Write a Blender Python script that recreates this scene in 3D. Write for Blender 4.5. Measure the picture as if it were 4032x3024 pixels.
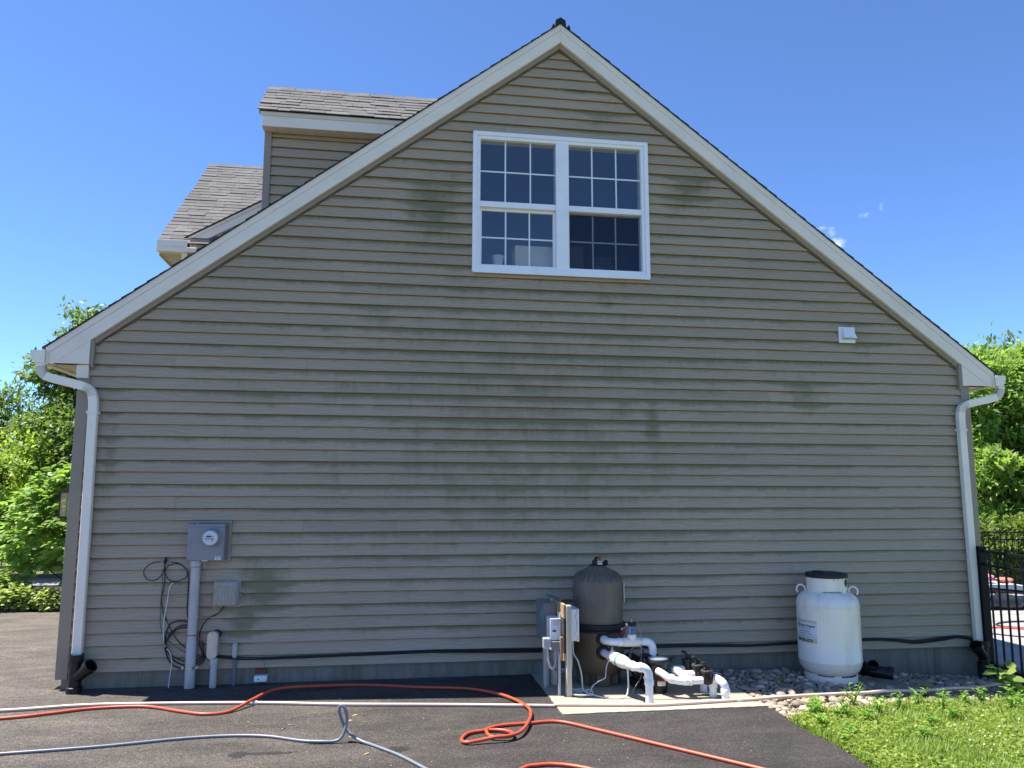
import bpy, math, random
import numpy as np
from mathutils import Vector, Matrix

for o in list(bpy.data.objects):
    bpy.data.objects.remove(o)
SC = bpy.context.scene
COL = SC.collection
random.seed(7)
RS = np.random.RandomState(11)
rad = math.radians

# ------------------------------------------------------------------ camera, sky, sun, exposure
cd = bpy.data.cameras.new('camera')
cam = bpy.data.objects.new('camera', cd)
COL.objects.link(cam)
SC.camera = cam
cd.sensor_width = 36.0
cd.lens = 3100.2 / 4032 * 36.0
cd.clip_start = 0.05
cd.clip_end = 2000
_yaw, _pit, _rol = 0.1501, 0.1356, 0.0022
_f = Vector((math.sin(_yaw) * math.cos(_pit), math.cos(_yaw) * math.cos(_pit), math.sin(_pit)))
_r = Vector((math.cos(_yaw), -math.sin(_yaw), 0))
_u = _r.cross(_f)
_r2 = math.cos(_rol) * _r + math.sin(_rol) * _u
_u2 = -math.sin(_rol) * _r + math.cos(_rol) * _u
M = Matrix.Identity(4)
for i in range(3):
    M[i][0], M[i][1], M[i][2] = _r2[i], _u2[i], -_f[i]
M[0][3], M[1][3], M[2][3] = 2.968, -8.008, 1.652
cam.matrix_world = M

SUN_DIR = Vector((-0.427, 0.15, 1.0)).normalized()
EL = math.asin(SUN_DIR.z)
AZ = math.atan2(SUN_DIR.x, SUN_DIR.y)

world = bpy.data.worlds.new('World')
SC.world = world
world.use_nodes = True
wn, wl = world.node_tree.nodes, world.node_tree.links
bg = wn['Background']
sky = wn.new('ShaderNodeTexSky')
sky.sky_type = 'NISHITA'
sky.sun_disc = False
sky.sun_elevation = EL
sky.sun_rotation = AZ
sky.altitude = 100
sky.air_density = 0.52
sky.dust_density = 0.0
sky.ozone_density = 10.0
SKY_STRENGTH = 0.120
bg.inputs['Strength'].default_value = SKY_STRENGTH

sl = bpy.data.lights.new('sun', 'SUN')
sun = bpy.data.objects.new('sun', sl)
COL.objects.link(sun)
sl.energy = 4.2
sl.angle = rad(0.53)
sl.color = (1.0, 0.95, 0.87)
sun.rotation_euler = SUN_DIR.to_track_quat('Z', 'Y').to_euler()
sun.location = (-6, 4, 14)

SC.view_settings.view_transform = 'Standard'
SC.view_settings.look = 'None'
SC.view_settings.exposure = 1.46
SC.view_settings.gamma = 1.0
SC.view_settings.use_curve_mapping = False


# ------------------------------------------------------------------ node helpers
class NT:
    def __init__(s, tree):
        s.t = tree
        s.n = tree.nodes
        s.l = tree.links

    def new(s, typ, **kw):
        nd = s.n.new(typ)
        for k, v in kw.items():
            setattr(nd, k, v)
        return nd

    def put(s, sock, v):
        if isinstance(v, bpy.types.NodeSocket):
            s.l.new(v, sock)
        elif v is not None:
            sock.default_value = v

    def math(s, op, a, b=None, clamp=False):
        nd = s.new('ShaderNodeMath', operation=op, use_clamp=clamp)
        s.put(nd.inputs[0], a)
        if b is not None:
            s.put(nd.inputs[1], b)
        return nd.outputs[0]

    def noise(s, vec, scale, detail=4, rough=.55, dist=0):
        nd = s.new('ShaderNodeTexNoise')
        s.put(nd.inputs['Vector'], vec)
        nd.inputs['Scale'].default_value = scale
        nd.inputs['Detail'].default_value = detail
        nd.inputs['Roughness'].default_value = rough
        nd.inputs['Distortion'].default_value = dist
        return nd.outputs['Fac']

    def mapping(s, vec, loc=(0, 0, 0), scale=(1, 1, 1), typ='POINT'):
        nd = s.new('ShaderNodeMapping', vector_type=typ)
        s.put(nd.inputs['Vector'], vec)
        nd.inputs['Location'].default_value = loc
        nd.inputs['Scale'].default_value = scale
        return nd.outputs[0]

    def ramp(s, fac, stops, interp='LINEAR'):
        nd = s.new('ShaderNodeValToRGB')
        s.put(nd.inputs[0], fac)
        cr = nd.color_ramp
        cr.interpolation = interp
        while len(cr.elements) < len(stops):
            cr.elements.new(0.5)
        for e, (p, c) in zip(cr.elements, stops):
            e.position = p
            e.color = c if len(c) == 4 else (*c, 1)
        return nd.outputs[0]

    def mix(s, fac, a, b, blend='MIX'):
        nd = s.new('ShaderNodeMix', data_type='RGBA', blend_type=blend)
        s.put(nd.inputs[0], fac)
        for sock, v in ((nd.inputs[6], a), (nd.inputs[7], b)):
            if isinstance(v, tuple) and len(v) == 3:
                v = (*v, 1)
            s.put(sock, v)
        return nd.outputs[2]

    def blob(s, vec, c, r):
        """1 at c, falling to 0 at the ellipsoid of radii r"""
        sc = tuple(1 / q for q in r)
        lc = tuple(-q * w for q, w in zip(c, sc))
        mp = s.mapping(vec, lc, sc)
        g = s.new('ShaderNodeTexGradient', gradient_type='SPHERICAL')
        s.l.new(mp, g.inputs[0])
        return g.outputs['Fac']


def clouds():
    W = NT(world.node_tree)
    tc = W.new('ShaderNodeTexCoord')
    d = tc.outputs['Generated']
    n = W.noise(W.mapping(d, scale=(1, 1, 1.6)), 62, 6, .62, .6)
    env = None
    for c, r, a in (((0.503, 0.815, 0.283), (.017, .017, .013), 1.15), ((0.497, 0.815, 0.299), (.012, .012, .014), .62), ((0.489, 0.818, 0.304), (.010, .010, .006), .62),
                    ((0.526, 0.791, 0.312), (.012, .012, .008), .66), ((0.538, 0.780, 0.318), (.008, .008, .012), .6)):
        b = W.math('MULTIPLY', W.blob(d, c, r), a)
        env = b if env is None else W.math('MAXIMUM', env, b)
    m = W.math('MULTIPLY', W.math('SUBTRACT', W.math('ADD', W.math('MULTIPLY', n, 1.1), env), .92), 1.1, True)
    m = W.math('MULTIPLY', m, W.math('MINIMUM', W.math('MULTIPLY', env, 2.2), .9), True)
    col = W.mix(m, sky.outputs[0], (4.2, 4.4, 4.6, 1))
    W.l.new(col, bg.inputs['Color'])


clouds()

MATS = {}


def base_mat(name):
    m = bpy.data.materials.new(name)
    m.use_nodes = True
    t = NT(m.node_tree)
    b = t.n['Principled BSDF']
    return m, t, b


def pm(name, col, rough=.5, var=.10, vs=6.0, bump=0.0, bs=60.0, metal=0.0, spec=.5, dirt=None, dscale=3.0, damt=.5, stretch=(1, 1, 1), rnd=0.0):
    """plain procedural material: base colour with blotchy variation, optional dirt and fine relief"""
    m, t, b = base_mat(name)
    tc = t.new('ShaderNodeTexCoord').outputs['Object']
    v = t.mapping(tc, scale=stretch)
    n = t.noise(v, vs, 5, .6)
    lo = tuple(c * (1 - var) for c in col)
    hi = tuple(min(1, c * (1 + var)) for c in col)
    c = t.ramp(n, [(.3, lo), (.7, hi)])
    if dirt:
        dn = t.noise(v, dscale, 6, .65)
        mk = t.ramp(dn, [(.5, (0, 0, 0)), (.72, (1, 1, 1))])
        c = t.mix(t.math('MULTIPLY', mk, damt), c, dirt)
    if rnd:
        oi = t.new('ShaderNodeObjectInfo')
        k = t.math('ADD', t.math('MULTIPLY', oi.outputs['Random'], 2 * rnd), 1 - rnd)
        c = t.mix(1.0, c, k, 'MULTIPLY')
    t.put(b.inputs['Base Color'], c)
    b.inputs['Metallic'].default_value = metal
    b.inputs['Specular IOR Level'].default_value = spec
    rn = t.math('ADD', t.math('MULTIPLY', n, .16), rough - .08, True)
    t.put(b.inputs['Roughness'], rn)
    if bump:
        bn = t.new('ShaderNodeBump')
        bn.inputs['Strength'].default_value = bump
        bn.inputs['Distance'].default_value = .004
        t.l.new(t.noise(v, bs, 4, .6), bn.inputs['Height'])
        t.l.new(bn.outputs[0], b.inputs['Normal'])
    MATS[name] = m
    return m


def siding_mat():
    m, t, b = base_mat('vinyl_siding')
    P = t.new('ShaderNodeNewGeometry').outputs['Position']
    oi = t.new('ShaderNodeObjectInfo')
    sep = t.new('ShaderNodeSeparateXYZ')
    t.l.new(P, sep.inputs[0])
    X, Z = sep.outputs[0], sep.outputs[2]
    fr = t.math('FRACT', t.math('DIVIDE', t.math('ADD', Z, 10 * .1143), .1143))
    # embossed cedar grain
    off = t.new('ShaderNodeCombineXYZ')
    t.put(off.inputs[0], t.math('MULTIPLY', oi.outputs['Random'], 17.0))
    va = t.new('ShaderNodeVectorMath', operation='ADD')
    t.l.new(P, va.inputs[0])
    t.l.new(off.outputs[0], va.inputs[1])
    warp = t.noise(t.mapping(va.outputs[0], scale=(2.2, 0, 9)), 1.0, 3, .5)
    gz = t.math('ADD', t.math('MULTIPLY', Z, 190.0), t.math('MULTIPLY', warp, 26.0))
    wave = t.math('ADD', t.math('MULTIPLY', t.math('SINE', gz), .5), .5)
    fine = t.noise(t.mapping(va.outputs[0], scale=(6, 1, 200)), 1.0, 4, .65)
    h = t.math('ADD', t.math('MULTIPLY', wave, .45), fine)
    bn = t.new('ShaderNodeBump')
    bn.inputs['Strength'].default_value = .5
    bn.inputs['Distance'].default_value = .0028
    t.l.new(h, bn.inputs['Height'])
    t.l.new(bn.outputs[0], b.inputs['Normal'])
    # colour
    big = t.noise(t.mapping(P, scale=(.5, 1, 1.2)), 1.0, 4, .6)
    c = t.ramp(big, [(.3, (.372, .290, .194)), (.7, (.425, .335, .228))])
    k = t.math('ADD', t.math('MULTIPLY', oi.outputs['Random'], .10), .95)
    c = t.mix(1.0, c, k, 'MULTIPLY')
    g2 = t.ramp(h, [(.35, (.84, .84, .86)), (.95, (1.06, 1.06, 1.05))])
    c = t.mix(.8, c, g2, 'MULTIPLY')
    # algae and grime: blotches that hang below the laps
    env = t.math('POWER', t.blob(P, (4.4, 0, 2.3), (5.0, 4, 4.0)), .7)
    env = t.math('MULTIPLY', env, .62)
    for cc, r, a in (((3.70, 0, 2.6), (.30, 4, 1.1), .60), ((5.68, 0, 2.35), (.25, 4, .95), .85), ((3.36, 0, 4.6), (.75, 4, 1.0), .9),
                     ((6.15, 0, 4.95), (.65, 4, .6), .85), ((1.78, 0, .72), (.50, 4, .55), 1.0), ((1.62, 0, .42), (.35, 4, .40), .95),
                     ((7.47, 0, 2.75), (.7, 4, .7), .75), ((2.75, 0, 3.42), (.8, 4, .5), .62), ((5.2, 0, 3.65), (.55, 4, .4), .7),
                     ((1.72, 0, 2.60), (1.2, 4, .6), .62), ((4.2, 0, 2.75), (.7, 4, .6), .65), ((8.05, 0, 2.2), (.4, 4, .5), .45),
                     ((.3, 0, 1.9), (.22, 4, 1.6), .65), ((8.1, 0, 3.35), (.8, 4, .6), .6), ((2.0, 0, 1.5), (.9, 4, .6), .4),
                     ((4.75, 0, 1.85), (.6, 4, .4), .6), ((5.1, 0, 5.75), (.9, 4, .6), .6), ((6.6, 0, 3.3), (.6, 4, .3), .4)):
        env = t.math('MAXIMUM', env, t.math('MULTIPLY', t.blob(P, cc, r), a))
    na = t.noise(t.mapping(P, scale=(2.3, 1, 3.2)), 1.0, 6, .72)
    nb = t.noise(t.mapping(P, scale=(16, 1, 2.5)), 1.0, 4, .65)
    nn = t.math('ADD', t.math('MULTIPLY', na, .82), t.math('MULTIPLY', nb, .30))
    cell = t.math('FLOOR', t.math('DIVIDE', t.math('ADD', Z, 10 * .1143), .1143))
    odd = t.math('MODULO', cell, 2.0)
    topb = t.math('MULTIPLY', t.math('POWER', fr, 2.0), t.math('SUBTRACT', 1.0, t.math('MULTIPLY', odd, .62)))
    spk = t.noise(t.mapping(P, scale=(60, 1, 45)), 1.0, 3, .7)
    am = t.math('SUBTRACT', t.math('ADD', t.math('MULTIPLY', env, .85), t.math('ADD', nn, t.math('MULTIPLY', topb, .58))), 1.02)
    am = t.math('MULTIPLY', t.math('ADD', am, t.math('MULTIPLY', t.math('SUBTRACT', spk, .5), .26)), 2.5, True)
    am = t.math('MINIMUM', am, .70)
    gcol = t.mix(t.noise(t.mapping(P, scale=(1.3, 1, 1.3)), 1.0, 2), (.105, .128, .030), (.130, .126, .050))
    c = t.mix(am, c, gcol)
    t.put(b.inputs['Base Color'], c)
    b.inputs['Roughness'].default_value = .48
    b.inputs['Specular IOR Level'].default_value = .38
    MATS['siding'] = m
    return m


def asphalt_mat():
    m, t, b = base_mat('asphalt')
    P = t.new('ShaderNodeNewGeometry').outputs['Position']
    sep = t.new('ShaderNodeSeparateXYZ')
    t.l.new(P, sep.inputs[0])
    big = t.noise(P, .55, 5, .6)
    wx = t.math('ADD', t.math('MULTIPLY', sep.outputs[0], -.16), t.math('MULTIPLY', t.math('SUBTRACT', big, .5), 1.1))
    dust = t.math('ADD', wx, .72, True)          # dustier towards the left
    c = t.mix(dust, (.046, .0425, .0405), (.125, .110, .095))
    vor = t.new('ShaderNodeTexVoronoi')
    vor.inputs['Scale'].default_value = 190
    t.l.new(P, vor.inputs['Vector'])
    vs = t.new('ShaderNodeSeparateColor')
    t.l.new(vor.outputs['Color'], vs.inputs[0])
    g = t.ramp(vs.outputs[0], [(0, (.55, .55, .55)), (.75, (1.12, 1.11, 1.1)), (.93, (1.5, 1.47, 1.43)), (1, (2.3, 2.25, 2.2))])
    c = t.mix(1.0, c, g, 'MULTIPLY')
    mid = t.noise(P, 26, 5, .7)
    c = t.mix(1.0, c, t.ramp(mid, [(.3, (.76, .76, .77)), (.7, (1.2, 1.19, 1.17))]), 'MULTIPLY')
    gr = t.noise(P, 75, 3, .8)
    c = t.mix(1.0, c, t.ramp(gr, [(.34, (.60, .60, .61)), (.66, (1.42, 1.40, 1.37))]), 'MULTIPLY')
    pat = t.noise(t.mapping(P, scale=(1.2, 3.0, 1)), 1.3, 6, .7, .4)
    c = t.mix(1.0, c, t.ramp(pat, [(.32, (.68, .68, .69)), (.5, (1, 1, 1)), (.68, (1.42, 1.38, 1.33))]), 'MULTIPLY')
    # water spilt round the hose
    nd = t.noise(P, 9, 5, .65, .8)
    wet = None
    for cc, r in (((2.16, -2.07, -.15), (.30, .055, .4)), ((1.97, -2.07, -.15), (.10, .10, .4)), ((3.04, -2.10, -.15), (.17, .10, .4)), ((2.50, -1.90, -.15), (.16, .05, .4))):
        w = t.blob(P, cc, r)
        wet = w if wet is None else t.math('MAXIMUM', wet, w)
    wm = t.math('MULTIPLY', t.math('SUBTRACT', t.math('ADD', wet, t.math('MULTIPLY', nd, .9)), .74), 9.0, True)
    wm = t.math('MULTIPLY', wm, t.math('MULTIPLY', wet, 12.0, True))
    c = t.mix(t.math('MULTIPLY', wm, .85), c, (.010, .010, .012))
    t.put(b.inputs['Base Color'], c)
    t.put(b.inputs['Roughness'], t.math('SUBTRACT', .88, t.math('MULTIPLY', wm, .5)))
    b.inputs['Specular IOR Level'].default_value = .35
    bn = t.new('ShaderNodeBump')
    bn.inputs['Strength'].default_value = .9
    bn.inputs['Distance'].default_value = .006
    hh = t.math('ADD', t.math('MULTIPLY', vor.outputs['Distance'], -.9), t.math('MULTIPLY', mid, .7))
    t.l.new(hh, bn.inputs['Height'])
    t.l.new(bn.outputs[0], b.inputs['Normal'])
    MATS['asphalt'] = m


def concrete_mat(name, c0, c1, stain, streak=False, seam=None, amt=.6):
    m, t, b = base_mat(name)
    P = t.new('ShaderNodeNewGeometry').outputs['Position']
    n = t.noise(P, 3.5, 6, .65)
    c = t.ramp(n, [(.3, c0), (.7, c1)])
    if streak:
        s = t.noise(t.mapping(P, scale=(7, 7, .8)), 1.0, 5, .7)
    else:
        s = t.noise(P, 1.7, 5, .6, .5)
    c = t.mix(t.math('MULTIPLY', t.ramp(s, [(.46, (0, 0, 0)), (.68, (1, 1, 1))]), amt), c, stain)
    sp = t.noise(P, 90, 3, .7)
    c = t.mix(1.0, c, t.ramp(sp, [(.3, (.88, .88, .88)), (.7, (1.08, 1.08, 1.08))]), 'MULTIPLY')
    t.put(b.inputs['Base Color'], c)
    b.inputs['Roughness'].default_value = .85
    b.inputs['Specular IOR Level'].default_value = .3
    bn = t.new('ShaderNodeBump')
    bn.inputs['Strength'].default_value = .35
    bn.inputs['Distance'].default_value = .004
    t.l.new(t.math('ADD', sp, n), bn.inputs['Height'])
    t.l.new(bn.outputs[0], b.inputs['Normal'])
    MATS[name] = m


def leaf_mat(name, dark, light, trans=.35, tip=None, rough=.5):
    m, t, b = base_mat(name)
    g = t.new('ShaderNodeNewGeometry')
    rnd = g.outputs['Random Per Island']
    nz = t.noise(g.outputs['Position'], .9, 3, .6)
    k = t.math('ADD', t.math('MULTIPLY', rnd, .6), t.math('MULTIPLY', nz, .5))
    stops = [(.1, dark), (.9, light)]
    if tip:
        stops = [(.1, dark), (.75, light), (.98, tip)]
    c = t.ramp(k, stops)
    t.put(b.inputs['Base Color'], c)
    b.inputs['Roughness'].default_value = rough
    b.inputs['Specular IOR Level'].default_value = .4
    tr = t.new('ShaderNodeBsdfTranslucent')
    c2 = t.mix(1.0, c, (1.35, 1.45, .75), 'MULTIPLY')
    t.put(tr.inputs[0], c2)
    ms = t.new('ShaderNodeMixShader')
    ms.inputs[0].default_value = trans
    t.l.new(b.outputs[0], ms.inputs[1])
    t.l.new(tr.outputs[0], ms.inputs[2])
    t.l.new(ms.outputs[0], t.n['Material Output'].inputs[0])
    MATS[name] = m


def shingle_mat():
    m, t, b = base_mat('shingle')
    P = t.new('ShaderNodeNewGeometry').outputs['Position']
    oi = t.new('ShaderNodeObjectInfo')
    c = t.ramp(oi.outputs['Random'], [(0, (.122, .118, .113)), (.5, (.142, .138, .133)), (1, (.160, .156, .150))])
    n = t.noise(P, 160, 3, .75)
    c = t.mix(1.0, c, t.ramp(n, [(.3, (.68, .68, .70)), (.7, (1.3, 1.28, 1.25))]), 'MULTIPLY')
    n2 = t.noise(P, 3, 4, .6)
    c = t.mix(1.0, c, t.ramp(n2, [(.3, (.85, .85, .85)), (.7, (1.12, 1.12, 1.12))]), 'MULTIPLY')
    t.put(b.inputs['Base Color'], c)
    b.inputs['Roughness'].default_value = .95
    b.inputs['Specular IOR Level'].default_value = .2
    bn = t.new('ShaderNodeBump')
    bn.inputs['Strength'].default_value = .6
    bn.inputs['Distance'].default_value = .004
    t.l.new(n, bn.inputs['Height'])
    t.l.new(bn.outputs[0], b.inputs['Normal'])
    MATS['shingle'] = m


def glass_mat(name, refl, tint, dark=0.0):
    """window pane: mirror-like reflection over a clear (or screened) view into the room"""
    m, t, b = base_mat(name)
    t.n.remove(b)
    tr = t.new('ShaderNodeBsdfTransparent')
    tr.inputs[0].default_value = (*tint, 1)
    gl = t.new('ShaderNodeBsdfGlossy')
    gl.inputs['Roughness'].default_value = 0.0
    P = t.new('ShaderNodeNewGeometry').outputs['Position']
    bn = t.new('ShaderNodeBump')
    bn.inputs['Strength'].default_value = .05
    bn.inputs['Distance'].default_value = .01
    t.l.new(t.noise(P, 3, 2), bn.inputs['Height'])
    t.l.new(bn.outputs[0], gl.inputs['Normal'])
    ms = t.new('ShaderNodeMixShader')
    lw = t.new('ShaderNodeLayerWeight')
    lw.inputs['Blend'].default_value = .35
    fac = t.math('ADD', t.math('MULTIPLY', lw.outputs['Fresnel'], .35), refl, True)
    t.l.new(fac, ms.inputs[0])
    t.l.new(tr.outputs[0], ms.inputs[1])
    t.l.new(gl.outputs[0], ms.inputs[2])
    t.l.new(ms.outputs[0], t.n['Material Output'].inputs[0])
    MATS[name] = m


def wood_mat(name, a, b_, axis=(1, 1, 1)):
    m, t, b = base_mat(name)
    tc = t.new('ShaderNodeTexCoord').outputs['Object']
    n = t.noise(t.mapping(tc, scale=axis), 1.0, 5, .65, .6)
    n2 = t.noise(tc, 4, 4, .6)
    c = t.ramp(t.math('ADD', t.math('MULTIPLY', n, .75), t.math('MULTIPLY', n2, .25)), [(.3, a), (.7, b_)])
    t.put(b.inputs['Base Color'], c)
    b.inputs['Roughness'].default_value = .8
    bn = t.new('ShaderNodeBump')
    bn.inputs['Strength'].default_value = .4
    bn.inputs['Distance'].default_value = .003
    t.l.new(n, bn.inputs['Height'])
    t.l.new(bn.outputs[0], b.inputs['Normal'])
    MATS[name] = m


siding_mat()
asphalt_mat()
shingle_mat()
concrete_mat('pad_concrete', (.33, .285, .215), (.45, .395, .31), (.27, .225, .155))
concrete_mat('foundation', (.20, .175, .135), (.27, .24, .19), (.115, .12, .065), streak=True, amt=.75)
concrete_mat('paver', (.30, .29, .28), (.40, .385, .37), (.24, .22, .21))
concrete_mat('walk', (.24, .235, .23), (.32, .31, .30), (.2, .19, .18))
glass_mat('glass', .08, (.93, .95, .95))
glass_mat('screen_glass', .03, (.46, .47, .49))
wood_mat('post_wood', (.42, .38, .27), (.60, .56, .43), (30, 30, 2))
wood_mat('board_wood', (.30, .19, .09), (.50, .34, .18), (12, 1.6, 26))
wood_mat('shadowed_wood', (.035, .028, .022), (.07, .055, .045), (12, 1.6, 26))  # plank wood with the shadow beside the post put into its colour
wood_mat('bark', (.06, .048, .036), (.13, .105, .08), (6, 6, 1.2))
pm('trim_white', (.82, .73, .60), .45, .04, 2.5, dirt=(.45, .43, .36), dscale=1.4, damt=.35)
pm('soffit_cream', (.66, .59, .46), .5, .05, 3)
pm('corner_post', (.29, .235, .17), .5, .04, 3)
pm('rake_trim', (.28, .235, .17), .5, .05, 3)
pm('downspout', (.88, .785, .65), .35, .03, 2, dirt=(.52, .50, .42), dscale=2.2, damt=.35)
pm('downspout_crease', (.42, .38, .32), .5, .1, 9)
pm('window_vinyl', (.86, .86, .86), .35, .02, 3, dirt=(.6, .58, .5), dscale=5, damt=.25)
pm('muntin', (.72, .78, .78), .4, .02, 3)
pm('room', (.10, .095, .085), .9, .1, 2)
pm('black_plastic', (.007, .007, .008), .42, .2, 8, spec=.4)
pm('black_matte', (.016, .016, .017), .6, .2, 8)
pm('black_cable', (.010, .010, .012), .5, .2, 20)
pm('fence_black', (.007, .007, .008), .5, .2, 8, spec=.25)
pm('meter_grey', (.26, .255, .262), .42, .04, 5, dirt=(.16, .17, .18), dscale=6, damt=.3)
pm('meter_frame', (.27, .23, .17), .5, .06, 5)
pm('pvc_grey', (.48, .45, .425), .42, .05, 6, dirt=(.20, .20, .20), dscale=7, damt=.55, stretch=(1, 1, .4))
pm('pvc_grey_dark', (.15, .165, .18), .45, .06, 6, dirt=(.1, .1, .09), dscale=7, damt=.5)
pm('pvc_white', (.83, .83, .81), .28, .02, 4, dirt=(.66, .62, .52), dscale=8, damt=.25)
pm('pvc_cream', (.78, .75, .66), .32, .03, 4)
pm('lb_cream', (.66, .56, .40), .42, .04, 6, dirt=(.4, .33, .22), dscale=7, damt=.3)
pm('box_weathered', (.36, .33, .27), .7, .16, 14, dirt=(.24, .225, .17), dscale=9, damt=.7, stretch=(3, 1, .6))
pm('steel', (.45, .45, .44), .35, .1, 20, metal=.8)
pm('brass', (.50, .42, .30), .4, .1, 20, metal=.7)
pm('face_white', (.62, .63, .62), .35, .05, 20)
pm('glass_grey', (.28, .31, .33), .12, .05, 6, spec=.8)
pm('lcd', (.02, .025, .03), .2, .1, 10)
pm('blue_mark', (.05, .13, .45), .45, .05, 10)
pm('sky_blue_tag', (.10, .28, .62), .45, .05, 10)
pm('red_mark', (.30, .03, .05), .45, .05, 10)
pm('rust_red', (.16, .035, .02), .6, .2, 20)
pm('sticker_white', (.74, .74, .70), .5, .05, 10, dirt=(.55, .52, .42), dscale=9, damt=.3)
pm('sticker_yellow', (.62, .60, .40), .5, .06, 10)
pm('ink_blue', (.03, .05, .20), .5, .05, 10)
pm('ink_pale', (.22, .26, .40), .5, .05, 10)
pm('ink_black', (.02, .022, .025), .5, .05, 10)
pm('ink_grey', (.36, .36, .36), .5, .05, 10)
pm('orange_mark', (.75, .16, .03), .5, .05, 10)
pm('teal_mark', (.05, .30, .32), .45, .05, 10)
pm('filter_brown', (.142, .110, .080), .46, .10, 3.0, dirt=(.20, .165, .125), dscale=2.2, damt=.55, stretch=(5, 5, .55))
pm('filter_low', (.095, .068, .038), .5, .12, 4, dirt=(.10, .085, .06), dscale=3, damt=.5)
pm('panel_grey', (.17, .18, .19), .45, .05, 5)
pm('panel_taupe', (.25, .22, .19), .45, .05, 5)
pm('box_white', (.82, .82, .82), .38, .02, 4)
pm('clear_plastic', (.42, .44, .43), .15, .06, 10, spec=.7)
pm('tank_white', (.92, .83, .70), .33, .03, 2.5, dirt=(.46, .43, .30), dscale=1.8, damt=.55, stretch=(3, 3, .5))
pm('orange_hose', (.58, .080, .034), .42, .06, 20, spec=.5)
pm('tan_hose', (.66, .52, .42), .45, .06, 14, dirt=(.5, .38, .3), dscale=8, damt=.3)
pm('grey_hose', (.19, .205, .235), .4, .06, 14, spec=.5)
pm('cable_white', (.62, .62, .56), .5, .08, 20)
pm('cable_green', (.03, .11, .065), .5, .1, 20)
pm('cable_orange', (.50, .13, .05), .5, .1, 20)
pm('cable_tan', (.32, .27, .20), .5, .1, 20)
pm('cardboard', (.70, .58, .46), .8, .06, 8)
pm('cup', (.80, .70, .56), .6, .05, 8)
pm('basket', (.16, .19, .25), .7, .05, 8)
pm('basket_light', (.42, .46, .50), .7, .05, 8)
pm('teal_cloth', (.06, .20, .26), .8, .15, 14)
pm('bag_teal', (.03, .45, .55), .4, .15, 20, bump=.6, bs=30)
pm('bag_black', (.022, .022, .024), .3, .2, 20, bump=.8, bs=25)
pm('towel_pink', (.62, .24, .32), .9, .3, 14)
pm('towel_red', (.50, .17, .12), .9, .3, 14)
pm('lounge_mesh', (.10, .10, .105), .7, .1, 60)
pm('lounge_light', (.48, .48, .48), .6, .06, 30)
pm('lantern_bronze', (.035, .02, .015), .4, .2, 10, metal=.4)
pm('stone', (.42, .335, .24), .7, .18, 14, bump=.25, bs=50, rnd=.55)
pm('stone_warm', (.48, .34, .235), .7, .14, 14, bump=.25, bs=50, rnd=.35)
pm('stone_cool', (.29, .245, .19), .7, .14, 14, bump=.25, bs=50, rnd=.4)
pm('gravel_soil', (.085, .075, .062), .95, .3, 20, bump=.8, bs=40)
pm('soil', (.11, .085, .055), .95, .3, 8, bump=.8, bs=40)
pm('mulch', (.045, .034, .026), .95, .35, 18, bump=1, bs=60)
pm('lawn', (.14, .145, .045), .95, .3, 6, bump=.8, bs=40)
pm('ridge_black', (.012, .012, .014), .7, .2, 12)
pm('shingle_edge', (.030, .029, .030), .95, .3, 60, bump=.6, bs=150)
pm('leaf_litter', (.34, .25, .12), .8, .2, 20)
pm('flower_white', (.62, .58, .48), .8, .1, 40)
pm('flower_yellow', (.8, .62, .05), .7, .1, 40)
leaf_mat('leaf_cherry', (0.063, 0.117, 0.029), (0.204, 0.293, 0.061), 0.45)
leaf_mat('leaf_maple', (0.109, 0.198, 0.035), (0.320, 0.426, 0.074), 0.5, (0.268, 0.282, 0.052))
leaf_mat('leaf_shrub', (0.134, 0.231, 0.051), (0.329, 0.471, 0.099), 0.45)
leaf_mat('leaf_cover', (0.154, 0.241, 0.042), (0.393, 0.483, 0.097), 0.42, (0.450, 0.448, 0.098))
leaf_mat('leaf_bright', (0.114, 0.203, 0.055), (0.294, 0.418, 0.101), 0.52, (0.254, 0.295, 0.074))
leaf_mat('leaf_fir', (0.060, 0.079, 0.031), (0.126, 0.138, 0.062), 0.3)
leaf_mat('leaf_far', (0.081, 0.137, 0.029), (0.215, 0.281, 0.056), 0.42)
leaf_mat('grass', (.110, .190, .032), (.300, .400, .080), .42, (.46, .42, .16))
leaf_mat('clover', (0.115, 0.183, 0.031), (0.277, 0.366, 0.061), .4, (0.405, 0.415, 0.088))
leaf_mat('weed', (0.114, 0.233, 0.043), (0.300, 0.477, 0.076), 0.42)
leaf_mat('sapling', (0.110, 0.220, 0.033), (0.264, 0.374, 0.066), 0.45, (.40, .30, .08))


# ------------------------------------------------------------------ mesh helpers
ORG = {}


def catmull(pts, n=8, closed=False):
    P = [np.array(p, float) for p in pts]
    if len(P) < 3:
        return P
    out = []
    L = len(P)
    rng = range(L if closed else L - 1)
    for i in rng:
        p0 = P[(i - 1) % L] if (closed or i > 0) else 2 * P[0] - P[1]
        p1, p2 = P[i], P[(i + 1) % L]
        p3 = P[(i + 2) % L] if (closed or i + 2 < L) else 2 * P[-1] - P[-2]
        for k in range(n):
            t = k / n
            out.append(.5 * ((2 * p1) + (-p0 + p2) * t + (2 * p0 - 5 * p1 + 4 * p2 - p3) * t * t + (-p0 + 3 * p1 - 3 * p2 + p3) * t ** 3))
    if not closed:
        out.append(P[-1])
    return out


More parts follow.
